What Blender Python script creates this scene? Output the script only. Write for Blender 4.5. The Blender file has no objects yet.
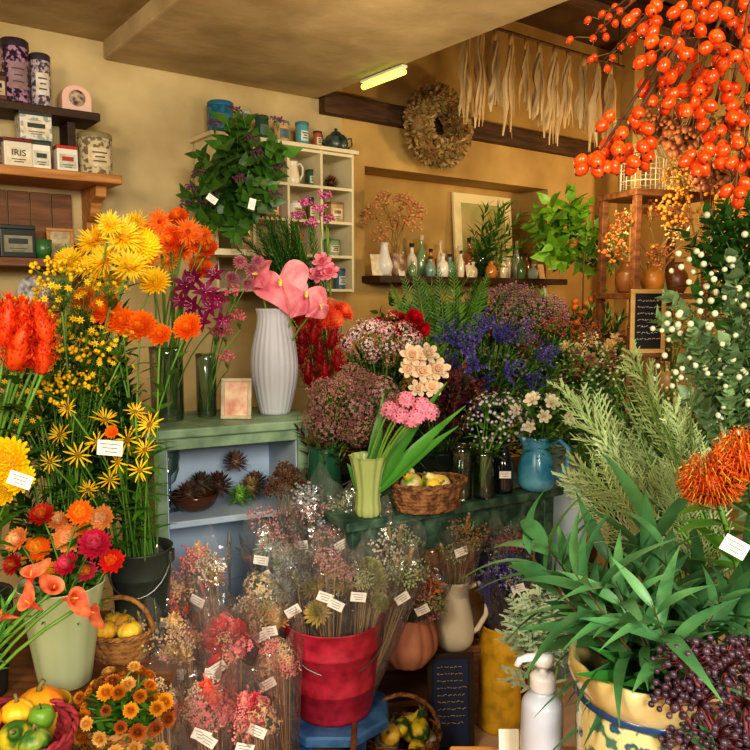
import bpy, math, random
from mathutils import Vector, Matrix, Quaternion, noise
R_=random.Random(11)
V=Vector
pi=math.pi
sc=bpy.context.scene
COL=sc.collection
PITCH=math.radians(6); CH=1.5
def ray(u,v):
    a=(u-375)/750; b=(375-v)/750
    return V((a, math.cos(PITCH)+b*math.sin(PITCH), b*math.cos(PITCH)-math.sin(PITCH)))
def P(u,v,d):
    r=ray(u,v); return V((0,0,CH))+r*(d/r.y)
def onz(u,v,z):
    r=ray(u,v); return V((0,0,CH))+r*((z-CH)/r.z)
RZ=math.atan2(.6,.8)
RM=Matrix.Rotation(RZ,4,'Z')
def RR(a,b,z): return RM@V((a,b,z))
def E(u,e2):
    a=(u-375)/750; return e2*(.8*a+.6)/(.8-.6*a)
# ---------- materials
MATS={}
def hx(s):
    o=[]
    for i in (0,2,4):
        c=int(s[i:i+2],16)/255
        o.append(c/12.92 if c<.04045 else ((c+.055)/1.055)**2.4)
    return (o[0],o[1],o[2],1)
def br(s,f):
    return ''.join('%02x'%min(255,int(int(s[i:i+2],16)*g)) for i,g in ((0,f*1.05),(2,f),(4,f*.88)))
def mat(n,c1,c2=None,rough=.6,metal=0,scale=5,bump=0,transl=0,emit=0,stretch=(1,1,1),var=.0,coat=0,detail=3,lo=.35,hi=.65):
    if n in MATS: return MATS[n]
    m=bpy.data.materials.new(n); m.use_nodes=True
    nt=m.node_tree;N=nt.nodes;L=nt.links
    b=N['Principled BSDF'];out=N['Material Output']
    c2=c2 or c1
    tc=N.new('ShaderNodeTexCoord');mp=N.new('ShaderNodeMapping');mp.inputs['Scale'].default_value=stretch
    L.new(tc.outputs['Object'],mp.inputs['Vector'])
    nz=N.new('ShaderNodeTexNoise');nz.inputs['Scale'].default_value=scale;nz.inputs['Detail'].default_value=detail
    L.new(mp.outputs['Vector'],nz.inputs['Vector'])
    cr=N.new('ShaderNodeValToRGB');cr.color_ramp.elements[0].position=lo;cr.color_ramp.elements[1].position=hi
    cr.color_ramp.elements[0].color=hx(c1);cr.color_ramp.elements[1].color=hx(c2)
    L.new(nz.outputs['Fac'],cr.inputs['Fac'])
    col=cr.outputs['Color']
    if var>0:
        oi=N.new('ShaderNodeObjectInfo');mr=N.new('ShaderNodeMapRange')
        mr.inputs['To Min'].default_value=1-var;mr.inputs['To Max'].default_value=1+var
        L.new(oi.outputs['Random'],mr.inputs['Value'])
        hs=N.new('ShaderNodeHueSaturation');L.new(mr.outputs['Result'],hs.inputs['Value']);L.new(col,hs.inputs['Color'])
        col=hs.outputs['Color']
    L.new(col,b.inputs['Base Color'])
    b.inputs['Roughness'].default_value=rough;b.inputs['Metallic'].default_value=metal
    if coat: b.inputs['Coat Weight'].default_value=coat
    if emit:
        L.new(col,b.inputs['Emission Color']);b.inputs['Emission Strength'].default_value=emit
    if bump:
        bp=N.new('ShaderNodeBump');bp.inputs['Strength'].default_value=bump;bp.inputs['Distance'].default_value=.02
        L.new(nz.outputs['Fac'],bp.inputs['Height']);L.new(bp.outputs['Normal'],b.inputs['Normal'])
    if transl:
        t=N.new('ShaderNodeBsdfTranslucent');L.new(col,t.inputs['Color'])
        mx=N.new('ShaderNodeMixShader');mx.inputs['Fac'].default_value=transl
        L.new(b.outputs['BSDF'],mx.inputs[1]);L.new(t.outputs['BSDF'],mx.inputs[2]);L.new(mx.outputs['Shader'],out.inputs['Surface'])
    MATS[n]=m;return m
def clear(n,tint,base=.08,rough=.05,bump=0,milk=0,fr=.7):
    if n in MATS: return MATS[n]
    m=bpy.data.materials.new(n);m.use_nodes=True
    nt=m.node_tree;N=nt.nodes;L=nt.links;out=N['Material Output'];N.remove(N['Principled BSDF'])
    tr=N.new('ShaderNodeBsdfTransparent');tr.inputs['Color'].default_value=hx(tint)
    gl=N.new('ShaderNodeBsdfGlossy');gl.inputs['Roughness'].default_value=rough
    lw=N.new('ShaderNodeLayerWeight');lw.inputs['Blend'].default_value=.25
    ad=N.new('ShaderNodeMath');ad.operation='MULTIPLY_ADD';ad.inputs[1].default_value=fr;ad.inputs[2].default_value=base
    L.new(lw.outputs['Fresnel'],ad.inputs[0])
    mx=N.new('ShaderNodeMixShader');L.new(ad.outputs['Value'],mx.inputs['Fac']);L.new(tr.outputs['BSDF'],mx.inputs[1]);L.new(gl.outputs['BSDF'],mx.inputs[2])
    last=mx
    if milk:
        df=N.new('ShaderNodeBsdfDiffuse');df.inputs['Color'].default_value=(.9,.9,.92,1)
        m2=N.new('ShaderNodeMixShader');m2.inputs['Fac'].default_value=milk
        L.new(mx.outputs['Shader'],m2.inputs[1]);L.new(df.outputs['BSDF'],m2.inputs[2]);last=m2
    if bump:
        nz=N.new('ShaderNodeTexNoise');nz.inputs['Scale'].default_value=22;nz.inputs['Detail'].default_value=2
        tc=N.new('ShaderNodeTexCoord');L.new(tc.outputs['Object'],nz.inputs['Vector'])
        bp=N.new('ShaderNodeBump');bp.inputs['Strength'].default_value=bump;bp.inputs['Distance'].default_value=.02
        L.new(nz.outputs['Fac'],bp.inputs['Height']);L.new(bp.outputs['Normal'],gl.inputs['Normal']);L.new(bp.outputs['Normal'],lw.inputs['Normal'])
    L.new(last.outputs['Shader'],out.inputs['Surface'])
    MATS[n]=m;return m
def pet(c1,c2=None,t=.25,sc_=3): return mat('petal_'+c1+(c2 or ''),c1,c2,rough=.55,scale=sc_,transl=t,var=.18)
def lf(c1,c2=None): return mat('leaf_'+c1+(c2 or ''),br(c1,1.08),br(c2 or c1,1.08),rough=.42,scale=4,transl=.22,var=.35)
STEM=mat('stem_green','4f7a2c','6c9238',rough=.5,var=.2)
DSTEM=mat('dry_stem','9a7a4a','b89860',rough=.8,var=.2)
TWIG=mat('twig_brown','4a2d18','6b4526',rough=.8)
GLASS=clear('clear_glass','e6f2ee',.08,.02)
CELLO=clear('cellophane','fcfcfc',.06,.14,bump=.9,milk=.04,fr=.6)
CELLOP=clear('cellophane_pink','fdf0ec',.06,.14,bump=.9,milk=.045,fr=.6)
CELLOB=clear('cellophane_blue','5a66d8',.1,.14,bump=.9,milk=.05,fr=.65)
WHITE=mat('glazed_white','e8e6e2','d8d4ce',rough=.3,scale=3)
BLACK=mat('soft_black','141210','201c18',rough=.5)
PAPER=mat('paper_white','eae8e2','dedcd4',rough=.7)
INK=mat('ink_grey','55504c',rough=.8)
# ---------- mesh builder
class MB:
    def __init__(s): s.v=[];s.f=[];s.m=[];s.mats=[]
    def mi(s,m):
        if m not in s.mats: s.mats.append(m)
        return s.mats.index(m)
    def add(s,vs,fs,m,M=None):
        o=len(s.v);k=s.mi(m)
        s.v+= [tuple(M@V(p)) for p in vs] if M is not None else [tuple(p) for p in vs]
        for f in fs: s.f.append(tuple(i+o for i in f));s.m.append(k)
        return s
    def box(s,cx,cy,cz,sx,sy,sz,m,M=None):
        x,y,z=sx/2,sy/2,sz/2
        vs=[(cx+a*x,cy+b*y,cz+c*z) for a in(-1,1) for b in(-1,1) for c in(-1,1)]
        return s.add(vs,[(0,1,3,2),(4,6,7,5),(0,4,5,1),(2,3,7,6),(0,2,6,4),(1,5,7,3)],m,M)
    def lathe(s,prof,m,n=24,M=None,fn=None):
        vs=[];fs=[]
        for i,(r,z) in enumerate(prof):
            for j in range(n):
                a=2*pi*j/n;rr=max(r,1e-4)
                if fn: rr=fn(rr,z,a)
                vs.append((rr*math.cos(a),rr*math.sin(a),z))
        for i in range(len(prof)-1):
            for j in range(n):
                k=(j+1)%n;fs.append((i*n+j,i*n+k,(i+1)*n+k,(i+1)*n+j))
        return s.add(vs,fs,m,M)
    def tube(s,pts,r,m,n=6,M=None):
        pts=[V(p) for p in pts];vs=[];fs=[];N=len(pts)
        t0=(pts[1]-pts[0]).normalized()
        ref=V((0,0,1)) if abs(t0.z)<.9 else V((1,0,0))
        x=t0.cross(ref).normalized()
        for i in range(N):
            t=(pts[min(i+1,N-1)]-pts[max(i-1,0)])
            if t.length<1e-9:t=t0
            t=t.normalized();x=(x-t*x.dot(t)).normalized();y=t.cross(x)
            rr=r[i] if isinstance(r,(list,tuple)) else r
            for j in range(n):
                a=2*pi*j/n;vs.append(pts[i]+x*math.cos(a)*rr+y*math.sin(a)*rr)
        for i in range(N-1):
            for j in range(n):
                k=(j+1)%n;fs.append((i*n+j,i*n+k,(i+1)*n+k,(i+1)*n+j))
        fs.append(tuple(range(n))[::-1]);fs.append(tuple(range((N-1)*n,N*n)))
        return s.add(vs,fs,m,M)
    def ball(s,c,r,m,n=8,k=6,M=None,rs=(1,1,1)):
        vs=[];fs=[]
        for i in range(k+1):
            t=pi*i/k
            for j in range(n):
                a=2*pi*j/n
                vs.append((c[0]+r*rs[0]*math.sin(t)*math.cos(a),c[1]+r*rs[1]*math.sin(t)*math.sin(a),c[2]+r*rs[2]*math.cos(t)))
        for i in range(k):
            for j in range(n):
                q=(j+1)%n;fs.append((i*n+j,(i+1)*n+j,(i+1)*n+q,i*n+q))
        return s.add(vs,fs,m,M)
    def leaf(s,b,d,up,L,W,m,bend=.2,seg=4,shape='lance',fold=.2):
        d=d.normalized();sd=d.cross(up)
        if sd.length<1e-4: sd=d.cross(V((1,.3,.2)))
        sd=sd.normalized();nr=sd.cross(d);vs=[];fs=[]
        for i in range(seg+1):
            t=i/seg
            if shape=='lance': w=math.sin(pi*min(.98,.04+t**.75*.96))
            elif shape=='ovate': w=math.sin(pi*min(.985,.06+t**.6*.94))
            elif shape=='petal': w=(.25+.75*t**.6)*(1-t**6*.75)
            elif shape=='strap': w=min(1,.5+t)*(1-t**5*.9)
            elif shape=='thin': w=1-.6*t
            else: w=math.sin(pi*min(.97,t))
            w*=W/2
            c=b+d*(L*t*(1-.15*abs(bend)*t))+nr*(bend*L*t*t)
            vs+= [c-sd*w,c-nr*(fold*w),c+sd*w]
        for i in range(seg):
            o=i*3;fs+= [(o,o+1,o+4,o+3),(o+1,o+2,o+5,o+4)]
        return s.add(vs,fs,m)
    def mesh(s,n,smooth=True):
        me=bpy.data.meshes.new(n);me.from_pydata(s.v,[],s.f)
        for m in s.mats: me.materials.append(m)
        me.polygons.foreach_set('material_index',s.m)
        me.polygons.foreach_set('use_smooth',[smooth]*len(s.f))
        me.update();return me
def setp(o,label,cat,group,kind):
    if label:
        if len(label.split())<4: label+=' in a vase'
        o['label']=label
    if cat:o['category']=cat
    if group:o['group']=group
    if kind:o['kind']=kind
def T(name,label,cat,loc,rz=0,group=None,kind=None,M=None):
    o=bpy.data.objects.new(name,None);COL.objects.link(o);o.empty_display_size=.03
    o.matrix_basis=M if M is not None else Matrix.Translation(loc)@Matrix.Rotation(rz,4,'Z')
    setp(o,label,cat,group,kind);return o
def A(par,name,me,M=None,label=None,bevel=0):
    o=bpy.data.objects.new(name,me);COL.objects.link(o);o.parent=par
    if M is not None:o.matrix_basis=M
    if label:o['label']=label
    if bevel:
        b=o.modifiers.new('b','BEVEL');b.width=bevel;b.segments=2;b.limit_method='ANGLE'
    return o
def AB(par,name,x,y,z,sx,sy,sz,m,bevel=.003):
    mb=MB();mb.box(0,0,0,sx,sy,sz,m);return A(par,name,mb.mesh(name,False),Matrix.Translation((x,y,z)),bevel=bevel)
def S(name,me,label,cat,M,group=None,kind=None,bevel=0):
    o=bpy.data.objects.new(name,me);COL.objects.link(o);o.matrix_basis=M
    setp(o,label,cat,group,kind)
    if bevel:
        b=o.modifiers.new('b','BEVEL');b.width=bevel;b.segments=2;b.limit_method='ANGLE'
    return o
TR=Matrix.Translation
def ROT(a,ax): return Matrix.Rotation(a,4,ax)
def SC(s): return Matrix.Scale(s,4) if not isinstance(s,tuple) else Matrix.Diagonal((s[0],s[1],s[2],1))
def align(d,roll=None):
    q=V(d).normalized().to_track_quat('Z','Y').to_matrix().to_4x4()
    return q@ROT(R_.uniform(0,2*pi) if roll is None else roll,'Z')
def fib(n,zmin=0.,zmax=1.):
    o=[]
    for i in range(n):
        z=zmax-(i+.5)/n*(zmax-zmin);r=math.sqrt(max(0,1-z*z));a=i*2.399963
        o.append(V((r*math.cos(a),r*math.sin(a),z)))
    return o
UP=V((0,0,1))
CA={}
def cached(f):
    def g(*a):
        k=(f.__name__,)+a
        if k not in CA: CA[k]=f(*a)
        return CA[k]
    return g
# ---------- flower heads (unit radius)
@cached
def daisy(n,layers,c1,c2,cc,wid,cup,sd=0):
    mb=MB();m1=pet(c1,c2);mc=mat('disc_'+cc,cc,rough=.9,scale=30,bump=.5)
    for l in range(layers):
        for i in range(n):
            a=2*pi*(i+.5*l)/n+R_.uniform(-.1,.1);el=cup+.25*l+R_.uniform(-.18,.18)
            d=V((math.cos(a)*math.cos(el),math.sin(a)*math.cos(el),math.sin(el)))
            mb.leaf(V((math.cos(a)*.12,math.sin(a)*.12,.02+.03*l)),d,UP,(1-.2*l)*.9*R_.uniform(.86,1.08),wid*(1-.1*l),m1,bend=R_.uniform(-.3,.1),seg=3,shape='petal',fold=.3)
    mb.ball((0,0,.05),.22,mc,rs=(1,1,.5),n=12)
    return mb.mesh('bloom')
@cached
def pom(n,c1,c2,sharp,zmin,flat):
    mb=MB();m1=pet(c1,c1);m2=pet(c2,c2)
    for i,d in enumerate(fib(n,zmin)):
        q=i/n;dd=V((d.x,d.y,d.z*flat));out=V((d.x,d.y,d.z*.8+.1)).normalized()
        up=V((-d.x*.5,-d.y*.5,1))
        mb.leaf(dd*.3,out,up,.72*(.55+.45*q)*R_.uniform(.88,1.1),.34 if not sharp else .2,m2 if q<.3 else m1,bend=.35 if not sharp else .1,seg=3,shape='petal' if not sharp else 'lance',fold=.35)
    mb.ball((0,0,0),.33,m2,rs=(1,1,flat))
    return mb.mesh('bloom')
@cached
def cluster(n,c1,c2,fs,np,zmin):
    mb=MB();m1=pet(c1,c2,.2,6);g=STEM
    for d in fib(n,zmin):
        d=(d+V((R_.uniform(-.15,.15),R_.uniform(-.15,.15),R_.uniform(-.15,.15)))).normalized();rr=R_.uniform(.7,1.05)
        c=V((d.x*rr,d.y*rr,d.z*rr*.75));x=d.orthogonal().normalized();y=d.cross(x)
        if R_.random()<.5: mb.tube([V((0,0,-.35)),c*.6,c],.012,g,3)
        ph=R_.uniform(0,3)
        for k in range(np):
            a=ph+2*pi*k/np;mb.leaf(c,(x*math.cos(a)+y*math.sin(a)+d*.25),d,fs,fs*.75,m1,bend=-.1,seg=2,shape='petal')
    mb.ball((0,0,-.05),.45,pet('5a6a38','4a5a2c'),rs=(1,1,.7))
    return mb.mesh('bloom')
@cached
def plume(c1,c2,seed):
    mb=MB();m=[pet(c1,c1),pet(c2,c2)]
    for i in range(230):
        t=R_.random();a=R_.uniform(0,2*pi);r=.34*math.sin(pi*min(.95,.15+t*.85))+.02
        p=V((math.cos(a)*r,math.sin(a)*r,t*1.5));d=V((math.cos(a),math.sin(a),R_.uniform(.3,1.4)))
        mb.leaf(p*1.0,d,UP,R_.uniform(.12,.28),.07,m[i%2],seg=2)
    mb.lathe([(0,0),(.2,.15),(.3,.6),(.18,1.2),(0,1.55)],m[1],8)
    for k in range(9):
        a=k*2.4;t=.1+.12*k;q=V((math.cos(a)*.2,math.sin(a)*.2,t));e=q+V((math.cos(a)*.4,math.sin(a)*.4,.45))
        for j in range(26):
            s=R_.random();p=q.lerp(e,s);d=V((R_.gauss(0,1),R_.gauss(0,1),R_.uniform(.2,1.5)));mb.leaf(p,d,UP,.16,.06,m[j%2],seg=2)
    return mb.mesh('bloom')
@cached
def rose(c1,c2):
    mb=MB();m1=pet(c1,c2);m2=pet(c2,c2)
    for ring,(n,el,L,W,r0,b) in enumerate([(3,1.35,.55,.5,.05,.25),(4,1.15,.7,.62,.1,.2),(5,.85,.85,.75,.16,.05),(6,.5,.95,.85,.18,-.2)]):
        for i in range(n):
            a=2*pi*i/n+ring*.7;d=V((math.cos(a)*math.cos(el),math.sin(a)*math.cos(el),math.sin(el)))
            mb.leaf(V((math.cos(a)*r0,math.sin(a)*r0,0)),d,V((-math.cos(a),-math.sin(a),.6)),L,W,m2 if ring<2 else m1,bend=b,seg=4,shape='petal',fold=.35)
    return mb.mesh('bloom')
@cached
def lily(n,c1,c2,st,curl,wid):
    mb=MB();m1=pet(c1,c2);ms=mat('stamen_'+st,st,rough=.7)
    for i in range(n):
        a=2*pi*i/n+R_.uniform(-.1,.1);el=.6;d=V((math.cos(a)*math.cos(el),math.sin(a)*math.cos(el),math.sin(el)))
        mb.leaf(V((0,0,0)),d,UP,1.05,wid,m1,bend=curl,seg=5,fold=.3)
    for i in range(5):
        a=i*1.26;e=V((math.cos(a)*.3,math.sin(a)*.3,.6));mb.tube([(0,0,0),e*.6,e],.02,ms,4);mb.ball(e,.05,ms,6,4)
    return mb.mesh('bloom')
@cached
def anthurium_spathe(c1,c2):
    mb=MB();m=pet(c1,c2,.2,1.5);vs=[];fs=[];n=40;K=6
    for k in range(K+1):
        q=k/K
        for j in range(n):
            a=2*pi*j/n
            x=1.05*abs(math.sin(a))**2.2*(1 if math.sin(a)>0 else -1); y=-(.82*math.cos(a)-.36*math.cos(2*a)-.13*math.cos(3*a)-.05*math.cos(4*a))
            z=-.3*(q*q)*x*x+.1*q*abs(x)-.35*q*q*max(0,y)**2+.07*math.sin(a*6)*q*q
            vs.append((x*q,y*q+.1,z))
    for k in range(K):
        for j in range(n):
            i=(j+1)%n;fs.append((k*n+j,k*n+i,(k+1)*n+i,(k+1)*n+j))
    mb.add(vs,fs,m);return mb.mesh('spathe')
@cached
def spadix(c):
    mb=MB();m=mat('spadix_'+c,c,rough=.6,scale=40,bump=.6)
    mb.tube([(0,0,.0),(0,.1,.12),(0,.3,.3),(0,.45,.42),(0,.5,.46)],[.06,.09,.085,.06,.015],m,8)
    return mb.mesh('spadix')
@cached
def calla(c1,c2):
    mb=MB();m=pet(c1,c2,.25,2);vs=[];fs=[];n=20;K=9
    for k in range(K+1):
        t=k/K;r=.06+.5*t**2.2
        for j in range(n):
            a=2*pi*j/n;tip=max(0,math.cos(a))**3;z=t*1.3+tip*t**4*.5-(.25*t**5 if t>.8 else 0)
            rr=r*(1+.35*tip*t**3);vs.append((rr*math.cos(a)+.12*t*t,rr*math.sin(a)*.85,z))
    for k in range(K):
        for j in range(n):
            i=(j+1)%n;fs.append((k*n+j,k*n+i,(k+1)*n+i,(k+1)*n+j))
    mb.add(vs,fs,m);mb.tube([(0,0,.2),(.02,0,.8),(.05,0,1.1)],[.04,.06,.03],mat('spad','e8a020'),6)
    return mb.mesh('bloom')
@cached
def spray(n,c1,c2,size,kind,seed,sp):
    mb=MB();m1=pet(c1,c2,.2,4);rr=random.Random(seed)
    for i in range(n):
        a=i*2.4+rr.uniform(-.3,.3);q=math.sqrt((i+.5)/n)*sp;h=1-.35*q*q+rr.uniform(-.3,.12)
        e=V((math.cos(a)*q,math.sin(a)*q,h));mid=V((e.x*.35,e.y*.35,h*.55))
        mb.tube([(0,0,0),mid,e],.008,STEM if kind!='dry' else DSTEM,3)
        d=(e-mid).normalized();x=d.orthogonal().normalized();y=d.cross(x)
        if kind=='star' :
            for k in range(7):
                b=2*pi*k/7;mb.leaf(e,x*math.cos(b)+y*math.sin(b)+d*.2,d,size,size*.4,m1,seg=2,bend=-.1)
            mb.ball(e,size*.25,mat('yel_eye','c08a18'),5,3)
        elif kind=='blob' or kind=='dry':
            for k in range(4):
                o=V((rr.gauss(0,1),rr.gauss(0,1),rr.gauss(0,1)))*size*.8;mb.ball(e+o,size*rr.uniform(.45,.8),m1,6,4)
        elif kind=='spike':
            for k in range(18):
                p=e+d*(k-10)*size*.5;b=k*2.4;mb.leaf(p,x*math.cos(b)+y*math.sin(b)+d*.6,d,size*1.15,size*1.0,m1,seg=2,shape='petal')
        for k in range(2):
            b=rr.uniform(0,6.28);p=V((0,0,0)).lerp(mid,rr.uniform(.4,1));mb.leaf(p,V((math.cos(b),math.sin(b),.7)),UP,.16,.05,lf('4a7a2c','35601f') if kind!='dry' else DSTEM,seg=2)
    return mb.mesh('bloom')
@cached
def protea(seed):
    mb=MB();m=[pet('ec5c10','f88420'),pet('ffc04a','f48820')]
    for i,d in enumerate(fib(200,-.5)):
        s=V((d.x,d.y,d.z))*.25;e=V((d.x,d.y,d.z*.75+.2))*R_.uniform(.85,1.12);mid=(s+e)/2+V((d.x,d.y,-.1))*.28
        e2=e+V((-d.x*.22,-d.y*.22,.12));mb.tube([s,mid,e,e2],[.016,.02,.014,.032],m[i%3==0],3)
    mb.ball((0,0,0),.36,mat('protea_core','a83c08','d85818',scale=20),10,8)
    for k in range(10):
        a=k*.63;mb.leaf(V((0,0,-.3)),V((math.cos(a),math.sin(a),.1)),UP,.95,.3,lf('6a8a48','587a3c'),bend=.2,seg=4)
    return mb.mesh('bloom')
@cached
def wheat(c1,c2):
    mb=MB();m=pet(c1,c2)
    for i in range(46):
        t=i/46;a=i*2.4;p=V((0,0,t*1.3));d=V((math.cos(a),math.sin(a),1.4));mb.leaf(p,d,UP,.28,.08,m,seg=2)
    mb.tube([(0,0,-.1),(0,0,1.2)],.02,DSTEM,4)
    return mb.mesh('bloom')
# ---------- foliage (unit length along +Z)
@cached
def fol(kind,c1,c2,seed):
    rr=random.Random(seed*13+5);st=MB();lm=MB();m=lf(c1,c2);bx=rr.uniform(.05,.3)
    def C(t): return V((bx*t*t,0,t*(1-.2*bx*t)))
    N=10;st.tube([C(i/N) for i in range(N+1)],[.01*(1-.75*i/N) for i in range(N+1)],STEM if kind not in('euca',) else TWIG,5)
    def put(n,t0,L,W,ang,shape,bend,pin=False,jit=.2,tap=.5,seg=4,fold=.25):
        for i in range(n):
            t=t0+(1-t0)*i/n;tt=(C(min(1,t+.02))-C(t-.02)).normalized();x=tt.cross(V((0,1,0))).normalized();y=tt.cross(x)
            a=(i%2)*pi+rr.uniform(-jit,jit)+pi/2 if pin else i*2.4+rr.uniform(-jit,jit)
            s=x*math.cos(a)+y*math.sin(a);ag=ang*(1-.5*t);d=tt*math.cos(ag)+s*math.sin(ag)
            l=L*(1-tap*t)*rr.uniform(.8,1.15);lm.leaf(C(t),d,tt if not pin else x,l,W*l/L,m,bend=bend*rr.uniform(.3,1.4),seg=seg,shape=shape,fold=fold)
    if kind=='lance': put(26,.06,.30,.06,.9,'lance',-.25,tap=.35)
    elif kind=='euca': put(15,.12,.55,.1,1.0,'lance',-.6,tap=.25,seg=8,fold=.3)
    elif kind=='ovate': put(18,.08,.24,.15,1.15,'ovate',-.3,tap=.3)
    elif kind=='broad': put(9,.15,.42,.24,1.0,'ovate',-.3,tap=.2,seg=6)
    elif kind=='round': put(30,.1,.14,.12,1.2,'ovate',-.1,tap=.3)
    elif kind=='fern': put(40,.12,.26,.05,1.25,'lance',-.15,pin=True,jit=.1,tap=.75,seg=2)
    elif kind=='lobed':
        for i in range(11):
            t=.1+.85*i/11;a=i*2.4;tt=V((0,0,1));d=V((math.cos(a),math.sin(a),.8));b=C(t);L=.42*(1-.4*t);x=d.cross(tt).normalized()
            lm.leaf(b,d,tt,L,.07,m,bend=-.3,seg=4,shape='strap')
            for k in range(6):
                q=b+d.normalized()*L*(.25+.12*k);lm.leaf(q,d.normalized()*.7+x*(1 if k%2 else -1),tt,L*.34,.06,m,bend=-.2,seg=2,shape='petal')
    elif kind=='fuzz': put(120,.2,.16,.02,1.1,'thin',-.2,tap=.6,seg=2,fold=0)
    elif kind=='feather':
        n=34
        for i in range(n):
            t=.1+.9*i/n;tt=V((2*bx*t,0,1)).normalized();x=tt.cross(V((0,1,0))).normalized();y=tt.cross(x)
            s=(y if i%2 else -y)+x*rr.uniform(-.9,.9);d=(tt*1.25+s*.8).normalized();L=.24*math.sin(pi*(.2+.72*t))*rr.uniform(.75,1.15)
            p=C(t);q=p+d*L;lm.leaf(p,d,x,L,.011,m,bend=.05,seg=2,shape='thin',fold=0)
            for k in range(10):
                u=(k+1)/10;w=p.lerp(q,u);e=d.cross(x).normalized()*(1 if k%2 else -1)
                lm.leaf(w,d*1.2+e*.6+x*rr.uniform(-.5,.5),x,L*.34*(1-.3*u),.0115,m,seg=1,shape='thin',fold=0)
    return st.mesh('twig'),lm.mesh('leaves')
LM={'euca':.42,'feather':.45,'broad':.3,'lance':.34,'ovate':.3,'round':.3,'fern':.34,'fuzz':.34,'lobed':.3}
def bez(a,b,n=7,k=.6):
    c=V((a.x+(b.x-a.x)*.12,a.y+(b.y-a.y)*.12,a.z+(b.z-a.z)*k))
    return [a*(1-t)**2+c*2*t*(1-t)+b*t*t for t in [i/n for i in range(n+1)]]
def frond(name,label,cat,base,tip,kind,c1,c2,group,sd=None,roll=None,wide=1,L=None):
    b=V(base);d=V(tip)-b;sd=R_.randint(0,3) if sd is None else sd;L=L or LM[kind]
    a,l=fol(kind,c1,c2,sd);rt=T(name,label,cat,b,0,group)
    if d.length>L*1.15:
        pts=bez(V((0,0,0)),d,8,.6);tot=0;i=len(pts)-1
        while i>1 and tot<L: tot+=(pts[i]-pts[i-1]).length;i-=1
        s=pts[i];mb=MB();mb.tube(pts[:i+1],.0022,STEM,4);A(rt,'stem',mb.mesh('stem'))
    else: s=V((0,0,0))
    e=d-s;M=TR(s)@align(e,roll)@Matrix.Diagonal((e.length*wide,e.length*wide,e.length,1))
    A(rt,'twig',a,M);A(rt,'leaves',l,M);return rt
def fbunch(name,label,cat,group,base,center,rad,n,kind,c1,c2,axis=(0,-.5,.8),brad=.03,cmin=-.1,L=None,wide=1):
    ax=align(V(axis),0);rad=V(rad) if not isinstance(rad,(int,float)) else V((rad,)*3)
    for d in fib(n,cmin):
        d=(ax.to_3x3()@d);s=R_.uniform(.6,1.05);h=V(center)+V((d.x*rad.x,d.y*rad.y,d.z*rad.z))*s
        b=V(base)+V((R_.uniform(-brad,brad),R_.uniform(-brad,brad),0));frond(name,label,cat,b,h,kind,c1,c2,group,L=L,wide=wide)
def flower(name,label,cat,base,head,hm,size,face,group,sm=None,r=.0025,leaves=0,lc=('4a7a2c','3b6a22'),ll=.08,part='bloom',hl=None,roll=None):
    base=V(base);head=V(head);rt=T(name,label,cat,base,0,group);sm=sm or STEM
    pts=bez(V((0,0,0)),head-base);mb=MB();mb.tube(pts,[r*1.2]*4+[r]*(len(pts)-4),sm,5);A(rt,'stem',mb.mesh('stem'))
    M=TR(head-base)@align(face,roll)@SC(size)
    if isinstance(hm,tuple):
        for nm,h in hm: A(rt,nm,h,M)
    else: A(rt,part,hm,M,hl)
    if leaves:
        mb=MB();m=lf(*lc)
        for i in range(leaves):
            t=.45+.5*i/leaves;k=t*(len(pts)-1);p=pts[int(k)].lerp(pts[min(len(pts)-1,int(k)+1)],k%1);a=R_.uniform(0,6.28)
            mb.leaf(p,V((math.cos(a),math.sin(a),R_.uniform(.2,.9))),UP,ll*R_.uniform(.7,1.2),ll*.3,m,bend=-.3,seg=4)
        A(rt,'leaves',mb.mesh('leaves'))
    return rt
def bunch(name,label,cat,group,base,center,rad,n,heads,size,axis=(0,-.75,.6),fb=.6,brad=.03,cmin=0,leaves=0,sm=None,lc=('4a7a2c','3b6a22'),ll=.08,r=.0025):
    ax=align(V(axis),0);rad=V(rad) if not isinstance(rad,(int,float)) else V((rad,)*3);out=[]
    for i,d in enumerate(fib(n,cmin)):
        d=(ax.to_3x3()@d);s=R_.uniform(.7,1.15);h=V(center)+V((d.x*rad.x,d.y*rad.y,d.z*rad.z))*s
        b=V(base)+V((R_.uniform(-brad,brad),R_.uniform(-brad,brad),0))
        f=V((d.x+R_.uniform(-.25,.25),d.y-fb,d.z+.25+R_.uniform(-.2,.2)))
        out.append(flower(name,label,cat,b,h,heads[i%len(heads)],R_.uniform(*size),f,group,sm,leaves=leaves,lc=lc,ll=ll,r=r))
    return out
_tag=None
def tag(root,loc,w=.05,rz=0,tilt=0,rx=0):
    global _tag
    if _tag is None:
        mb=MB();mb.box(0,0,0,1,.02,.62,PAPER)
        for k in range(3): mb.box(-.05+.05*k,-.014,.16-.16*k,.7-.12*k,.004,.03,INK)
        mb.tube([(-.4,0,.25),(-.5,.05,.5),(-.55,.1,.75)],.012,DSTEM,3)
        _tag=mb.mesh('price_tag',False)
    W=TR(V(loc))@ROT(rz,'Z')@ROT(rx,'X')@ROT(tilt,'Y')@SC(w)
    A(root,'price_tag',_tag,root.matrix_basis.inverted()@W,'small white price card')
def vprof(outer,th=.004):
    inner=[(max(r-th,.001),z) for r,z in outer[1:]][::-1]
    inner[-1]=(inner[-1][0],outer[0][1]+th*1.5)
    return [(0,outer[0][1])]+outer+inner+[(0,outer[0][1]+th*1.5)]
def vase(name,label,cat,loc,outer,m,group=None,fn=None,n=28,th=.004,rz=0):
    mb=MB();mb.lathe(vprof(outer,th),m,n,fn=fn)
    return S(name,mb.mesh(name),label,cat,TR(V(loc))@ROT(rz,'Z'),group)
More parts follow.
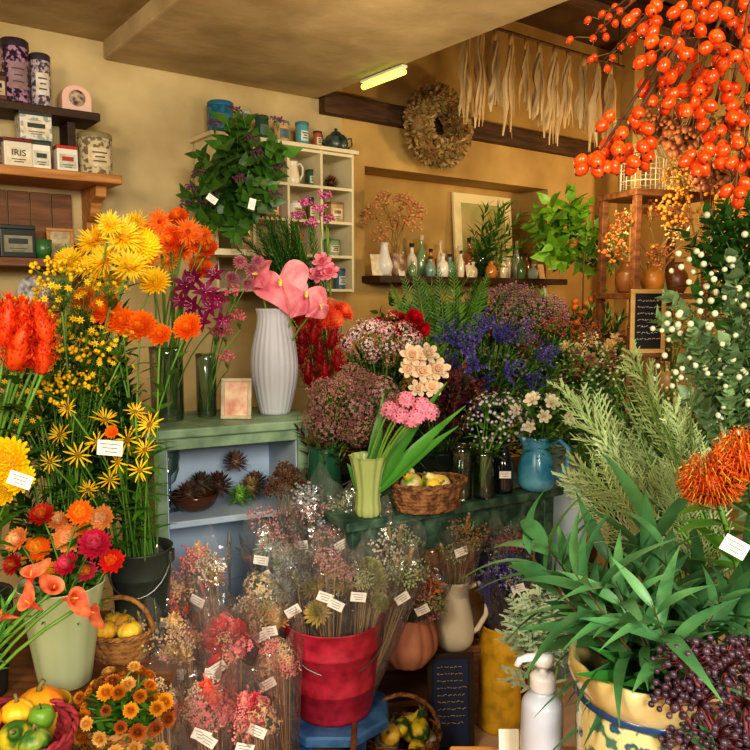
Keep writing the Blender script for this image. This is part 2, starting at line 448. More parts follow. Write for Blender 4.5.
def smooth(pts,k=4):
    out=[]
    n=len(pts)
    for i in range(n-1):
        p0=pts[max(i-1,0)];p1=pts[i];p2=pts[i+1];p3=pts[min(i+2,n-1)]
        for j in range(k):
            t=j/k;out.append(tuple(.5*((2*p1[c])+(-p0[c]+p2[c])*t+(2*p0[c]-5*p1[c]+4*p2[c]-p3[c])*t*t+(-p0[c]+3*p1[c]-3*p2[c]+p3[c])*t**3) for c in range(2)))
    out.append(pts[-1]);return out
def text(root,s,size,m,M):
    cu=bpy.data.curves.new('t','FONT');cu.body=s;cu.size=size;cu.align_x='CENTER';cu.extrude=.0006
    o=bpy.data.objects.new('t',cu);COL.objects.link(o);bpy.context.view_layer.update()
    me=bpy.data.meshes.new_from_object(o.evaluated_get(bpy.context.evaluated_depsgraph_get()));bpy.data.objects.remove(o)
    me.materials.clear();me.materials.append(m);A(root,'lettering',me,M@ROT(pi/2,'X'))
# =================== ROOM
plaster=mat('plaster_cream','ac9668','d2be90',rough=.9,scale=3.2,bump=.5,detail=10,lo=.3,hi=.7)
plasterY=mat('plaster_ochre_lit','a48248','caa866',rough=.9,scale=2.8,bump=.5,detail=10,lo=.3,hi=.7)
ceilm=mat('ceiling_plaster','9c8862','c6b28a',rough=.9,scale=3.6,bump=1,detail=10,lo=.3,hi=.7)
floorm=mat('floor_boards','c0a084','d4b698',rough=.6,scale=3,stretch=(1,8,1),bump=.1)
dwood=mat('dark_wood','2c1a0e','452a16',rough=.6,scale=6,stretch=(1,8,8),bump=.2)
bwood=mat('beam_wood','3c2614','5a3c20',rough=.7,scale=6,stretch=(1,8,8),bump=.2)
oak=mat('oak_wood','a0682f','c08a4c',rough=.55,scale=5,stretch=(1,10,10),bump=.15)
mwood=mat('brown_wood','603c20','845632',rough=.6,scale=5,stretch=(1,9,9),bump=.2)
def rbox(name,a0,a1,b0,b1,z0,z1,m,label,kind='structure',cat='wall',bevel=0):
    mb=MB();mb.box(0,0,0,a1-a0,b1-b0,z1-z0,m)
    return S(name,mb.mesh(name,False),label,cat,RM@TR(((a0+a1)/2,(b0+b1)/2,(z0+z1)/2)),kind=kind,bevel=bevel)
rbox('floor',-2,5,-2.5,4,-.1,0,floorm,'pale tan wooden shop floor',cat='floor')
mb=MB()
n0,n1,nz0,nz1=2.34,3.77,1.6,2.17
def wb(a0,a1,z0,z1,m,b0=3.21,b1=3.5): mb.box((a0+a1)/2,(b0+b1)/2,(z0+z1)/2,a1-a0,b1-b0,z1-z0,m)
wb(-2,2.2,0,3.2,plaster);wb(2.2,n0,0,3.2,plasterY);wb(n1,5,0,3.2,plasterY);wb(n0,n1,0,nz0,plasterY);wb(n0,n1,nz1,3.2,plasterY);wb(n0,n1,nz0,nz1,plasterY,3.44,3.5)  # one wall throughout; the ochre stretch has yellow lamplight put into its colour
S('wall_back',mb.mesh('wall_back',False),'cream plaster wall with niche, yellow light painted in','wall',RM,kind='structure')
rbox('wall_right',4.75,4.95,-2.5,3.21,0,3.2,plasterY,'ochre plaster side wall')
rbox('wall_left',-1.5,-1.3,-.6,3.21,0,3.2,plaster,'cream plaster side wall')
rbox('ceiling',-1.5,1.02,-1.2,3.21,2.53,2.6,ceilm,'cream plaster ceiling',cat='ceiling')
mb=MB();mb.box(0,0,0,1.03,4.4,.7,ceilm);S('trim_1',mb.mesh('trim',False),'wide boxed plaster ceiling beam','ceiling beam',RM@TR((1.535,1.01,2.81)),kind='structure',bevel=.01)
rbox('ceiling.001',2.05,4.75,-1.2,3.21,3.12,3.2,mat('ceil_brown','4a3420','5d4428',rough=.9),'brown painted plaster ceiling',cat='ceiling')
rbox('trim_2',2.06,4.74,3.15,3.209,2.39,2.49,bwood,'dark wooden beam along the wall',cat='beam',bevel=.005)
rbox('trim_3',2.06,4.74,2.5,2.6,2.98,3.1,bwood,'dark wooden ceiling joist',cat='beam',bevel=.005)
rbox('trim_4',n0-.02,n1+.02,3.05,3.439,nz0-.03,nz0+.005,dwood,'dark wooden shelf board in the niche',cat='shelf',bevel=.003)
rbox('trim_5',4.2,4.3,2.9,3.0,0,3.1,plasterY,'ochre painted upright post',cat='post',bevel=.005)
c=P(383,82,3.35);rt=T('ceiling_lamp','slim fluorescent tube lamp under the ceiling edge','lamp',V((c.x,c.y,2.425)),math.atan2(.8,-.6)-pi)
AB(rt,'housing',0,0,.026,.3,.03,.012,WHITE)
mb=MB();mb.tube([(-.145,0,.004),(.145,0,.004)],.013,mat('tube_glow','d8f860',emit=2.2),10);A(rt,'tube',mb.mesh('tube'))
# ---------- wall shelves
rt=T('wall_shelf','oak wall shelf with carved bracket','shelf',RR(.15,3.205,1.925),RZ)
AB(rt,'board',.42,-.137,.018,.84,.274,.035,oak,.006)
mb=MB();prof=[(0,0),(-.2,0),(-.19,-.04),(-.13,-.06),(-.11,-.11),(-.06,-.13),(-.05,-.2),(0,-.22)]
vs=[(.76,y,z) for y,z in prof]+[(.8,y,z) for y,z in prof];n=len(prof)
mb.add(vs,[tuple(range(n)),tuple(range(n,2*n))[::-1]]+[(i,i+n,(i+1)%n+n,(i+1)%n) for i in range(n)],oak);A(rt,'bracket',mb.mesh('bracket',False))
rt=T('wall_shelf','dark stained narrow upper wall shelf','shelf',RR(.15,3.205,2.17),RZ)
AB(rt,'board',.395,-.095,.015,.79,.19,.03,dwood);AB(rt,'bracket',.1,-.06,-.05,.03,.12,.1,dwood);AB(rt,'bracket',.7,-.06,-.05,.03,.12,.1,dwood)
rt=T('wall_shelf','brown wooden shelf with slatted back panel','shelf',RR(.15,3.205,1.61),RZ)
AB(rt,'board',.36,-.11,.015,.72,.22,.03,mwood);AB(rt,'board',.36,-.11,-.185,.72,.22,.03,mwood);AB(rt,'side_panel',.72,-.09,-.05,.03,.18,.3,mwood)
mb=MB()
for i in range(9): mb.box(.04+.08*i,-.008,.165,.076,.014,.26,mwood)
A(rt,'back_panel',mb.mesh('back_panel',False),bevel=.003)
def tin(u,z,w,h,kind,body,lid,label,lab=None,txt=None,e2=3.06,tc=None,w2=None,pat=None):
    rt=T('storage_tin',label,'tin',RR(E(u,e2),e2,z+.0005),RZ)
    mb=MB();m=mat('tin_'+body+(pat or ''),body,pat,rough=.35,scale=60,lo=.48,hi=.56);ml=mat('lid_'+lid,lid,rough=.35);lb=mat('lbl_'+(lab or 'e8e0c8'),lab or 'e8e0c8',br(lab or 'e8e0c8',.85),rough=.6,scale=30)
    if kind=='round':
        mb.lathe([(0,0),(w/2,0),(w/2+.002,.004),(w/2,.008),(w/2,h*.86),(w/2*.98,h*.87)],m,24);A(rt,'body',mb.mesh('body'))
        mb=MB();mb.lathe([(w/2+.002,h*.86),(w/2+.002,h*.97),(w/2*.9,h),(0,h)],ml,24);A(rt,'lid',mb.mesh('lid'))
        mb=MB();r=w/2+.001
        def strip(z0,z1,an,mm,r):
            vs=[];fs=[]
            for i in range(9):
                a=-pi/2-an+2*an*i/8;vs+=[(r*math.cos(a),r*math.sin(a),z0),(r*math.cos(a),r*math.sin(a),z1)]
            for i in range(8): fs.append((2*i,2*i+2,2*i+3,2*i+1))
            mb.add(vs,fs,mm)
        strip(h*.2,h*.62,.7,lb,r)
        for k,an in enumerate((.45,.3,.4)): strip(h*(.5-.1*k),h*(.5-.1*k)+.005,an,INK,r+.0008)
        A(rt,'paper_label',mb.mesh('paper_label'))
    else:
        d=w2 or w*.8;mb.box(0,0,h*.44,w,d,h*.88,m);A(rt,'body',mb.mesh('body',False),bevel=.004)
        AB(rt,'lid',0,0,h*.93,w*1.03,d*1.03,h*.13,ml)
        mb=MB();mb.box(0,-d/2-.001,h*.42,w*.8,.001,h*.5,lb)
        for k in range(2): mb.box(0,-d/2-.002,h*(.28-.08*k),w*(.5-.15*k),.001,.003,INK)
        if not txt: mb.box(0,-d/2-.002,h*.5,w*.55,.001,h*.16,ml)
        A(rt,'paper_label',mb.mesh('paper_label',False))
    if txt: text(rt,txt,h*.3,mat('ink_'+(tc or '202020'),tc or '202020'),TR((0,-(w2 or w*.8)/2-.004,h*.4)))
    return rt
ZU=2.2;ZM=1.96;ZL=1.64
tin(6,ZU,.08,.1,'box','5a3a30','2a2020','small brown tin with pale label','c8b89a')
tin(28,ZU,.095,.225,'round','2c2030','382e38','tall dark floral patterned tea tin','988090',pat='b088a8')
tin(52,ZU,.07,.19,'round','4a4850','3a3a40','slim floral bottle tin with white label','e0dcd8',pat='c0b0b8')
rt=T('tin_clock','pink dome shaped tin box with round dial','tin box',RR(E(84,3.1),3.1,ZU+.0005),RZ)
mb=MB();pk=mat('pink_enamel','e8b8a8','e0c4b4',rough=.35)
n=12;pr=[(-.055,0)]+[(.055*math.cos(pi-pi*i/n),.06+.045*math.sin(pi*i/n)) for i in range(n+1)]+[(.055,0)]
k=len(pr);mb.add([(x,-.035,z) for x,z in pr]+[(x,.035,z) for x,z in pr],[tuple(range(k)),tuple(range(k,2*k))[::-1]]+[(i,i+k,(i+1)%k+k,(i+1)%k) for i in range(k)],pk)
A(rt,'body',mb.mesh('body',False),bevel=.004)
mb=MB();mb.lathe([(0,0),(.03,0),(.03,.004),(0,.004)],mat('dial','5a3028','c8b8a0',scale=60),20,M=TR((0,-.036,.055))@ROT(pi/2,'X'));A(rt,'dial',mb.mesh('dial'))
tin(2,ZM,.08,.11,'box','3a2c24','2a2420','dark brown spice tin','8a6a4a',e2=3.05)
tin(25,ZM,.095,.105,'box','d8d2c0','6a241c','cream tin box with dark lettering','ece6d4','IRIS',e2=3.02,tc='241c18')
tin(48,ZM,.065,.105,'box','ece8dc','3a4a44','white tin box with dark rim','d8d4c8',e2=3.02)
tin(43,ZM+.106,.11,.1,'box','d8d4c8','38403c','white printed tin with dark rim','e4e0d4',e2=3.03,pat='9aa09c')
tin(73,ZM,.075,.1,'box','e0dcd0','b03a24','small white tin with red lid','c8d0c4',e2=3.02)
tin(102,ZM,.125,.165,'round','c8bc98','8a8060','large round cream floral tin with printed label','d8c8a8',e2=3.04,pat='7a6a58')
tin(20,ZL,.12,.12,'box','1e2422','2a3230','black tin box with small picture','8a8a78',e2=3.06)
def frame(name,label,loc,rz,w,h,fm,pic,lean=.12,t=.012,cat='picture frame',group=None):
    rt=T(name,label,cat,loc,0,M=TR(V(loc))@ROT(rz,'Z')@ROT(-lean,'X'))
    mb=MB();b=w*.12
    mb.box(0,0,b/2,w,t,b,fm);mb.box(0,0,h-b/2,w,t,b,fm);mb.box(-w/2+b/2,0,h/2,b,t,h-2*b,fm);mb.box(w/2-b/2,0,h/2,b,t,h-2*b,fm);A(rt,'frame',mb.mesh('frame',False),bevel=.002)
    AB(rt,'picture',0,.002,h/2,w-2*b+.002,t*.4,h-2*b+.002,pic,0);return rt
frame('picture_frame','small wooden framed print on the shelf',RR(E(65,3.08),3.08,ZL+.002),RZ,.1,.12,oak,mat('print_a','c8b890','8a7a5c',scale=25))
vase('cup','small green glazed cup on the shelf','cup',RR(E(47,3.03),3.03,ZL+.001),[(.025,0),(.03,.03),(.032,.07)],mat('cup_green','3a6a3a',rough=.3),th=.003)
def apple(loc,r,c1,c2,label,group=None,cat='apple'):
    rt=T('apple',label,cat,loc,R_.uniform(0,6),group)
    pr=[(0,.12),(.3,.02),(.7,.15),(.98,.7),(1,1.1),(.8,1.6),(.4,1.78),(.15,1.7),(0,1.58)]
    mb=MB();mb.lathe([(a*r,b*r) for a,b in smooth(pr,3)],mat('app_'+c1,c1,c2,rough=.4,scale=8),16);A(rt,'body',mb.mesh('body'))
    mb=MB();mb.tube([(0,0,1.6*r),(.1*r,0,2.1*r)],.06*r,TWIG,5);A(rt,'stem',mb.mesh('stem'))
apple(RR(E(70,3.03),3.03,ZL+.0),.028,'7ea83a','a0c050','green apple on the wooden shelf')
rt=T('plate','dark plate with white pattern standing upright','plate',RR(E(38,3.1),3.1,1.442),RZ)
mb=MB();mb.lathe([(0,0),(.03,0),(.065,.008),(.068,.012),(.03,.006),(0,.005)],mat('plate_pat','1c1c20','d8d8dc',rough=.3,scale=30),28,M=TR((0,0,.069))@ROT(pi/2-.15,'X'));A(rt,'dish',mb.mesh('dish'))
# ---------- cubby
cream=mat('cream_paint','cfc4a0','ddd2b0',rough=.6,scale=8)
CX=1.40;CW=.72
rt=T('pigeonhole_shelf','cream painted pigeonhole wall shelf','shelf',RR(CX,3.205,1.52),RZ)
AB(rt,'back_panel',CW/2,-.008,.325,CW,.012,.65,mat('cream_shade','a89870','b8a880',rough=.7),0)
for i in range(5): AB(rt,'shelf_board',CW/2,-.11,.0075+i*.635/4,CW,.2,.014,cream,.002)
for i in range(5): AB(rt,'divider',.006+i*(CW-.012)/4,-.11,.325,.013,.201,.655,cream,.002)
AB(rt,'top',CW/2,-.11,.66,CW+.04,.23,.018,cream,.002)
ZC=[1.52+.015+i*.159 for i in range(4)]
def pitcher(name,label,loc,r,h,m,rz,group=None,spout=1,hm=None):
    rt=T(name,label,'pitcher',loc,rz,group)
    pr=smooth([(.7*r,0),(r,.12*h),(r*.98,.4*h),(r*.72,.8*h),(r*.8,h)],3)
    mb=MB()
    def fn(rr,z,a):
        q=max(0,math.cos(a))**6*max(0,(z-.75*h)/(.25*h));return rr*(1+.45*q*spout)
    mb.lathe(vprof(pr,.004),m,32,fn=fn);A(rt,'body',mb.mesh('body'))
    mb=MB();mb.tube([(-.72*r,0,.88*h),(-1.2*r,0,.95*h),(-1.65*r,0,.8*h),(-1.6*r,0,.5*h),(-1.2*r,0,.28*h),(-.95*r,0,.22*h)],.09*r+.003,hm or m,8);A(rt,'handle',mb.mesh('handle'))
    return rt
pitcher('pitcher','small cream pitcher in the pigeonhole shelf',RR(E(294,3.09),3.09,ZC[3]+.0),.035,.11,mat('cream_glz','e8dcc0',rough=.3),RZ+pi)
rt=T('pine_cone','dark brown pine cone in the shelf','pine cone',RR(E(332,3.08),3.08,ZC[3]+.035));A(rt,'scales',pom(70,'5a3820','7a5230',1,-.9,1.1),SC(.05))
for (u,r_,w_,h_,kd,c1,c2,lb_,lab_) in [(297,2,.06,.09,'round','e8e4dc','c8b8a0','c8a888','small white jar in pigeonhole'),(335,2,.07,.1,'box','b89a6a','8a6a40','e8d8b8','tan card box in pigeonhole'),(312,2,.05,.11,'round','6a4a38','3a2c20','d8c8a8','brown glass jar in pigeonhole'),
 (332,1,.08,.08,'round','8a9a7a','6a7a5a','e0d8c0','sage green jar in pigeonhole'),(298,1,.06,.1,'round','c8763a','a85a28','e8c8a0','terracotta jar in pigeonhole'),(310,0,.07,.09,'box','e0d0b0','b04030','c87850','cream box with red lid in pigeonhole'),(340,0,.06,.1,'round','4a6a7a','3a5060','d0d8d8','blue grey jar in pigeonhole'),(272,2,.07,.09,'box','a85038','803828','e8c8a0','brick red tin in pigeonhole'),(312,3,.045,.08,'round','3a5a48','2a4038','c8d0b8','small dark green jar in pigeonhole'),(268,3,.06,.11,'round','a87848','7a5430','e0d0b0','amber jar in pigeonhole')]:
    tin(u,ZC[r_],w_,h_,kd,c1,c2,lab_,lb_,e2=3.08)
ZT=1.52+.669
tin(225,ZT,.11,.15,'round','1e5a78','28688a','round blue storage canister','2a6a88',e2=3.1,pat='2a7088')
tin(248,ZT,.05,.12,'round','5a6a5a','a8a898','small grey green bottle tin','8a9a8a')
tin(265,ZT,.06,.11,'round','2a4a3a','384a40','dark green paint tin','4a6a5a')
tin(284,ZT,.07,.1,'round','c8a070','7a8a8a','tan tin with grey lid','5a7a88')
tin(304,ZT,.06,.11,'round','5a98a0','487c88','pale turquoise tin','c8d8d8')
tin(319,ZT,.04,.08,'round','a85a3a','5a3a2c','little brown red tin','d8c8a8')
rt=T('teapot','dark patterned enamel teapot on the shelf','teapot',RR(E(337,3.1),3.1,ZT),RZ)
tm=mat('teapot_enamel','1e2c2c','4a5a50',rough=.3,scale=40)
mb=MB();mb.lathe(smooth([(0,0),(.04,.0),(.06,.035),(.05,.075),(.025,.09),(.0,.09)],3),tm,20);A(rt,'body',mb.mesh('body'))
mb=MB();mb.lathe([(.03,.088),(.02,.1),(.006,.105),(.009,.115),(0,.12)],tm,14);A(rt,'lid',mb.mesh('lid'))
mb=MB();mb.tube([(-.05,0,.03),(-.08,0,.05),(-.09,0,.09)],[.014,.01,.007],tm,8);A(rt,'spout',mb.mesh('spout'))
mb=MB();mb.tube([(.05,0,.07),(.09,0,.08),(.095,0,.045),(.055,0,.025)],.005,tm,6);A(rt,'handle',mb.mesh('handle'))
base=RR(E(243,2.9),2.9,1.9)
for k,(u,v) in enumerate([(212,150),(236,122),(262,120),(200,185),(280,150),(205,215),(225,165),(252,150),(268,180),(240,190),(192,168),(275,205),(225,225),(215,135),(250,210),(192,200),(230,140),(278,132),(210,180),(258,165),(240,225),(188,215),(262,222),(215,205),(205,235),(280,178)]):
    h=P(u,v,2.95+.02*(k%3));f=frond('leafy_branch','green leafy branch with purple buds in the shelf vase','foliage',base+V((.01*(k%3),.01*(k%2),0)),h,'ovate','46742e','2a5220','leafy branches by the pigeonholes',wide=1.5)
    if k in (3,9): tag(f,P(u+12,v+14,2.8),.04,.4,.2*k)
    if k%2: A(f,'bud_cluster',spray(14,'7a3a68','5a2850',.08,'blob',71,.5),TR(h-f.matrix_basis.translation)@align(V((0,-.3,1)))@SC(.055))
vase('vase','tan glass bottle vase against the wall','vase',base-V((0,0,.21)),smooth([(.04,0),(.045,.05),(.04,.12),(.02,.17),(.022,.23)],3),mat('tanvase','b8946a',rough=.3))
rbox('wall_shelf',1.3,1.495,2.8,2.99,1.665,1.69,cream,'narrow cream bracket shelf',kind=None,cat='shelf')
# ---------- wreath
rt=T('dried_wreath','tan dried hydrangea wreath hanging on the wall beam','wreath',RR(E(437,3.05),3.05,2.385),RZ)
mb=MB();dm=[pet('d0ac70','dcc084'),pet('a88250','c09a64'),pet('b8a878','9c9258')]
for i in range(1700):
    a=R_.uniform(0,2*pi);b=R_.uniform(0,2*pi);q=.055*(1+.25*noise.noise(V((a*3,1,2))));r=.14+q*math.cos(b);c=V((r*math.cos(a),.055*math.sin(b)-.0,r*math.sin(a)))
    d=V((math.cos(b)*math.cos(a),math.sin(b),math.cos(b)*math.sin(a)))+V((R_.gauss(0,.6),R_.gauss(0,.6),R_.gauss(0,.6)))
    mb.leaf(c,d,V((R_.gauss(0,1),-1,R_.gauss(0,1))),.032,.026,dm[i%3],seg=2,shape='petal')
A(rt,'dried_flowers',mb.mesh('w'))
mb=MB();mb.tube([(.14*math.cos(2*pi*i/24),0,.14*math.sin(2*pi*i/24)) for i in range(25)],.045,mat('wreath_core','8a6838'),8);A(rt,'ring',mb.mesh('ring'))
# ---------- hanging dried bundles on a rod
rt=T('hanging_rod','dark wooden rod hung under the ceiling','rod',RR(2.5,2.7,2.8),RZ)
mb=MB();mb.tube([(0,0,0),(1.3,0,0)],.008,bwood,8);A(rt,'pole',mb.mesh('pole'))
for x in (.05,1.25):
    mb=MB();mb.tube([(x,0,0),(x,0,.318)],.004,bwood,5);A(rt,'cord',mb.mesh('cord'))
husk=[pet('e4d0a4','ccb488'),pet('c4a878','dcc498'),pet('b0946a','d0b88c')]
for i,e in enumerate([2.56,2.66,2.76,2.87,2.98,3.08,3.2,3.31,3.44,3.56,3.68]):
    rt=T('dried_bundle','bundle of pale dried husks hanging from the rod','dried flowers',RR(e,2.7,2.8),RZ+R_.uniform(-.5,.5),group='dried bundles on the rod')
    mb=MB();mb.tube([(0,0,0),(0,0,-.06)],.012,DSTEM,6);A(rt,'tie',mb.mesh('tie'))
    mb=MB();LL=R_.uniform(.85,1.1)
    for k in range(9):
        a=k*2.4;q=R_.uniform(.01,.05);L_=LL*R_.uniform(.32,.46);w0=R_.uniform(.035,.055);b0=V((0,0,-.03));vs=[];fs=[];tw=R_.uniform(-1.6,1.6);ph=R_.uniform(0,6)
        for s in range(15):
            t=s/14;w=w0*math.sin(pi*(.1+.82*t))*(.75+.25*math.sin(t*11+ph))/2;c_=b0+V((math.cos(a)*q*t*L_*2.2+.008*math.sin(t*9+ph),math.sin(a)*q*t*L_*2.2+.01*math.cos(t*8+ph),-L_*t));th=a+tw*t
            ex=V((math.cos(th),math.sin(th),0))
            vs+=[c_-ex*w,c_+V((-ex.y,ex.x,0))*w*.6,c_+ex*w]
        for s in range(14): o_=3*s;fs+=[(o_,o_+1,o_+4,o_+3),(o_+1,o_+2,o_+5,o_+4)]
        mb.add(vs,fs,husk[(k+i)%3])
    A(rt,'husks',mb.mesh('husks'))
for (u,v,dd) in [(697,118,3.5),(672,108,3.7),(728,150,3.3)]:
    q=P(u,v-30,dd);rt=T('dried_bundle','brown dried flower bundle hanging from the ceiling','dried flowers',V((q.x,q.y,q.z)),group='brown hanging bundles')
    mb=MB();mb.tube([(0,0,0),(0,0,3.12-q.z)],.002,DSTEM,4);A(rt,'cord',mb.mesh('cord'))
    A(rt,'dried_flowers',spray(30,'8a5030','a8683c',.1,'dry',77,.55),ROT(pi,'X')@SC(.26))
# ---------- niche contents
bc=['c8b088','e8e0c8','7a9a6a','c07838','e0d0a8','88a8a0','d8c8a0','a86038','f0e8d8','6a8a5a','c8a858','e8d8b8','b8c8b8','8a5a38']
def nbottle(u,e2,h,r,ci):
    loc=RR(E(u,e2),e2,nz0+.006)
    rt=T('bottle','small glass bottle on the niche shelf','bottle',loc,RZ,'bottles on the niche shelf')
    m=mat('bot_'+bc[ci%14],bc[ci%14],rough=.15,coat=.5)
    mb=MB();mb.lathe(smooth([(0,0),(r,0),(r,h*.55),(r*.4,h*.72),(r*.4,h*.9)],2),m,16);A(rt,'body',mb.mesh('body'))
    mb=MB();mb.lathe([(r*.45,h*.88),(r*.5,h),(0,h)],mat('cap_b','3a2c20') if ci%2 else mat('cap_c','d8c8a8'),12);A(rt,'cap',mb.mesh('cap'))
for i in range(15): nbottle(402+9.4*i,3.3,.14+.1*((i*7)%5)/4,.022+.008*((i*3)%4)/3,i)
for i in range(9): nbottle(412+15*i+3*(i%2),3.14,.09+.06*((i*5)%4)/3,.02+.006*(i%3),i*3+2)
for i,(u,w_,h_) in enumerate([(378,.07,.11),(388,.05,.14),(402,.05,.09),(470,.06,.07),(541,.06,.09)]):
    rt=T('greeting_card','small printed card standing on the niche shelf','card',RR(E(u,3.1),3.1,nz0+.006),RZ+.1*(i%3),'cards on the niche shelf')
    mb=MB();mb.box(0,0,h_/2,w_,.002,h_,mat('card_'+str(i%3),['e8dcc0','d8a878','f0ece0'][i%3],['c8b890','e8c8a0','d8b8a0'][i%3],scale=40),M=ROT(-.2,'X'));A(rt,'card',mb.mesh('card',False))
frame('picture_frame','large cream framed picture leaning in the niche',RR(3.4,3.38,nz0+.007),RZ,.5,.52,mat('frm_c','ecdca8',rough=.5),mat('print_b','c8b070','98a060',scale=6),lean=.08,t=.02)
vase('vase','clear glass vase in the niche','vase',RR(3.2,3.22,nz0+.006),[(.045,0),(.04,.1),(.045,.17)],GLASS)
for k,(u,v) in enumerate([(478,203),(500,215),(522,210),(515,235),(475,228),(530,232),(495,198),(505,205),(488,225)]):
    frond('leafy_branch','strappy green leaf branch in the glass vase','foliage',RR(3.2,3.22,nz0+.02),P(u,v,4.4),'lance','5a8a30','3f6e24','leaf stems in the niche',wide=1)
bunch('dried_flower','small dried flowers in the niche','flower','dried flowers in the niche',RR(2.5,3.15,nz0+.02),P(392,222,3.9),(.1,.03,.08),9,[spray(9,'c8783c','e0b080',.13,'dry',3,.6)],(.07,.09),sm=DSTEM)
vase('jar','patterned ceramic jar holding dried flowers','jar',RR(2.5,3.15,nz0+.006),smooth([(.035,0),(.055,.05),(.05,.1),(.04,.12)],3),mat('jarpat','6a4a38','c8a888',rough=.35,scale=30))
vase('vase','white bulb vase on the niche edge','vase',RR(2.40,3.12,nz0+.006),smooth([(.03,0),(.045,.05),(.03,.1),(.02,.14),(.024,.17)],3),WHITE)
# ---------- right rack
rc=V((P(652,300,3.9).x,3.9,0))
rk=T('shelf_rack','dark wooden open display rack','shelf',rc,.35)
for x in (-.22,.22):
    for y in (-.13,.13): AB(rk,'post',x,y,1.0,.034,.034,2.0,mwood)
for z in (.4,.98,1.5,2.0): AB(rk,'shelf_board',0,0,z,.5,.32,.03,mwood)
for i,(dx,z,c) in enumerate([(-.15,1.516,'8a5a30'),(.0,1.516,'c08030'),(.14,1.516,'6a4020'),(-.1,.996,'a07040'),(.1,.996,'c8a060')]):
    vase('jar','brown stoneware jar on the rack','jar',rc+V((dx,dx*.35,z)),smooth([(.04,0),(.06,.05),(.055,.1),(.03,.14),(.035,.16)],3),mat('rk_'+c,c,rough=.35),group='jars on the rack')
bunch('dried_flower','dried pods and grasses standing on the rack','flower','dried flowers on the rack',rc+V((0,0,1.53)),rc+V((0,-.05,1.77)),(.22,.1,.1),18,[spray(12,'c8763a','a8602c',.12,'dry',5,.7),wheat('d8b870','b89048'),spray(12,'d8c070','e8c890',.1,'dry',6,.7)],(.08,.11),sm=DSTEM)
def cage(loc,r,h,label,ribs=14):
    rt=T('wire_cage',label,'wire basket',loc);mb=MB();wm=mat('wire_white','d8ccb0',rough=.5)
    for i in range(ribs):
        a=2*pi*i/ribs;mb.tube([(r*math.cos(a),r*math.sin(a),0),(r*math.cos(a),r*math.sin(a),h*.6),(r*.7*math.cos(a),r*.7*math.sin(a),h*.85),(0,0,h)],.0025,wm,4)
    for z in (0,.2,.4,.6): mb.tube([(r*math.cos(2*pi*i/20),r*math.sin(2*pi*i/20),h*z) for i in range(21)],.003,wm,4)
    A(rt,'frame',mb.mesh('frame'))
    mb=MB();mb.tube([(.015*math.cos(2*pi*i/10),0,h+.015+.015*math.sin(2*pi*i/10)) for i in range(11)],.003,wm,4);A(rt,'hook',mb.mesh('hook'))
cage(rc+V((-.08,-.03,2.017)),.11,.27,'pale wire bird cage on the rack top')
cage(rc+V((.14,.03,2.017)),.085,.19,'small pale wire cage on the rack top',10)
bunch('dried_flower','dried seed heads tucked in the rack','flower','dried seed heads on the rack',rc+V((.12,0,1.0)),rc+V((.1,-.1,1.3)),(.16,.1,.1),12,[spray(12,'a88848','8a6a38',.1,'dry',7,.7),spray(10,'8a9850','a8b868',.1,'blob',8,.7)],(.08,.11))
bunch('dried_flower','orange brown dried leaf spray beside the rack','flower','dried leaf sprays',rc+V((.34,.1,.9)),P(705,205,3.7),(.16,.08,.16),16,[spray(14,'e0a040','c88838',.13,'dry',61,.7),wheat('d0b070','b09050')],(.1,.14),sm=DSTEM)
vase('vase','tall brown stoneware floor vase','vase',rc+V((.34,.1,0)),smooth([(.09,0),(.13,.3),(.1,.7),(.06,.85),(.07,.92)],3),mat('brn_vase','5a3c28','70503a',rough=.4))
vase('hanging_pot','terracotta pot hung on the ochre post','pot',P(568,262,4.3),smooth([(.05,0),(.07,.06),(.085,.12)],2),mat('terra','a8602c','b8703a',rough=.8))
for k in range(24):
    a=k*2.4;h=P(568+55*math.cos(a)*R_.uniform(.4,1),232+40*math.sin(a),4.2-.1*(k%2));frond('trailing_plant','bright green trailing leaves spilling from the pot','foliage',P(568,247,4.3),h,'broad' if k%2 else 'ovate','78a838','4c8026','trailing leaves in hanging pot',wide=1.1)
fbunch('vine_sprig','small leaved green vine hanging by the post','foliage','vine by the post',P(600,215,4.5),P(598,255,4.4),(.12,.08,.22),14,'round','6a9a40','4f7c30',axis=(0,-.3,-1),L=.25,cmin=.1)
pm_=MB();pm_.ball((0,0,0),.019,pet('b85818','d88028'),8,6);podm=pm_.mesh('pod')
rt=T('dried_garland','string of dried brown and orange pods','garland',P(583,290,4.0))
mb=MB();mb.tube([(0,0,.2),(0,0,-.2)],.004,TWIG,4);A(rt,'cord',mb.mesh('cord'))
for k in range(26):
    a=k*2.4;q=P(583,300+50*k/26,4.0)-P(583,290,4.0)+V((.045*math.cos(a),.045*math.sin(a),0));A(rt,'pod',podm,TR(q))
cb=P(647,353,2.95);rt=frame('chalkboard','small black chalkboard with handwritten white lines',cb,.05,.14,.25,mat('light_oak','d8a860','e8c080',rough=.5,stretch=(1,8,8)),mat('slate','181818','202020'),lean=.03)
mb=MB()
for k in range(7):
    x=-.045
    while x<.035:
        w=R_.uniform(.006,.016);mb.tube([(x+w*j/4,-.008,.205-k*.025+R_.uniform(-.004,.004)) for j in range(5)],.0018,PAPER,3);x+=w+.004
A(rt,'lettering',mb.mesh('chalk'))
st_=T('easel','slim wooden easel holding the chalkboard','easel',V((cb.x,cb.y+.02,0)),.05)
for x in (-.06,.06): AB(st_,'leg',x,.02,(cb.z+.1)/2,.016,.016,cb.z+.1,mwood)
AB(st_,'ledge',0,-.005,cb.z-.012,.16,.04,.014,mwood)
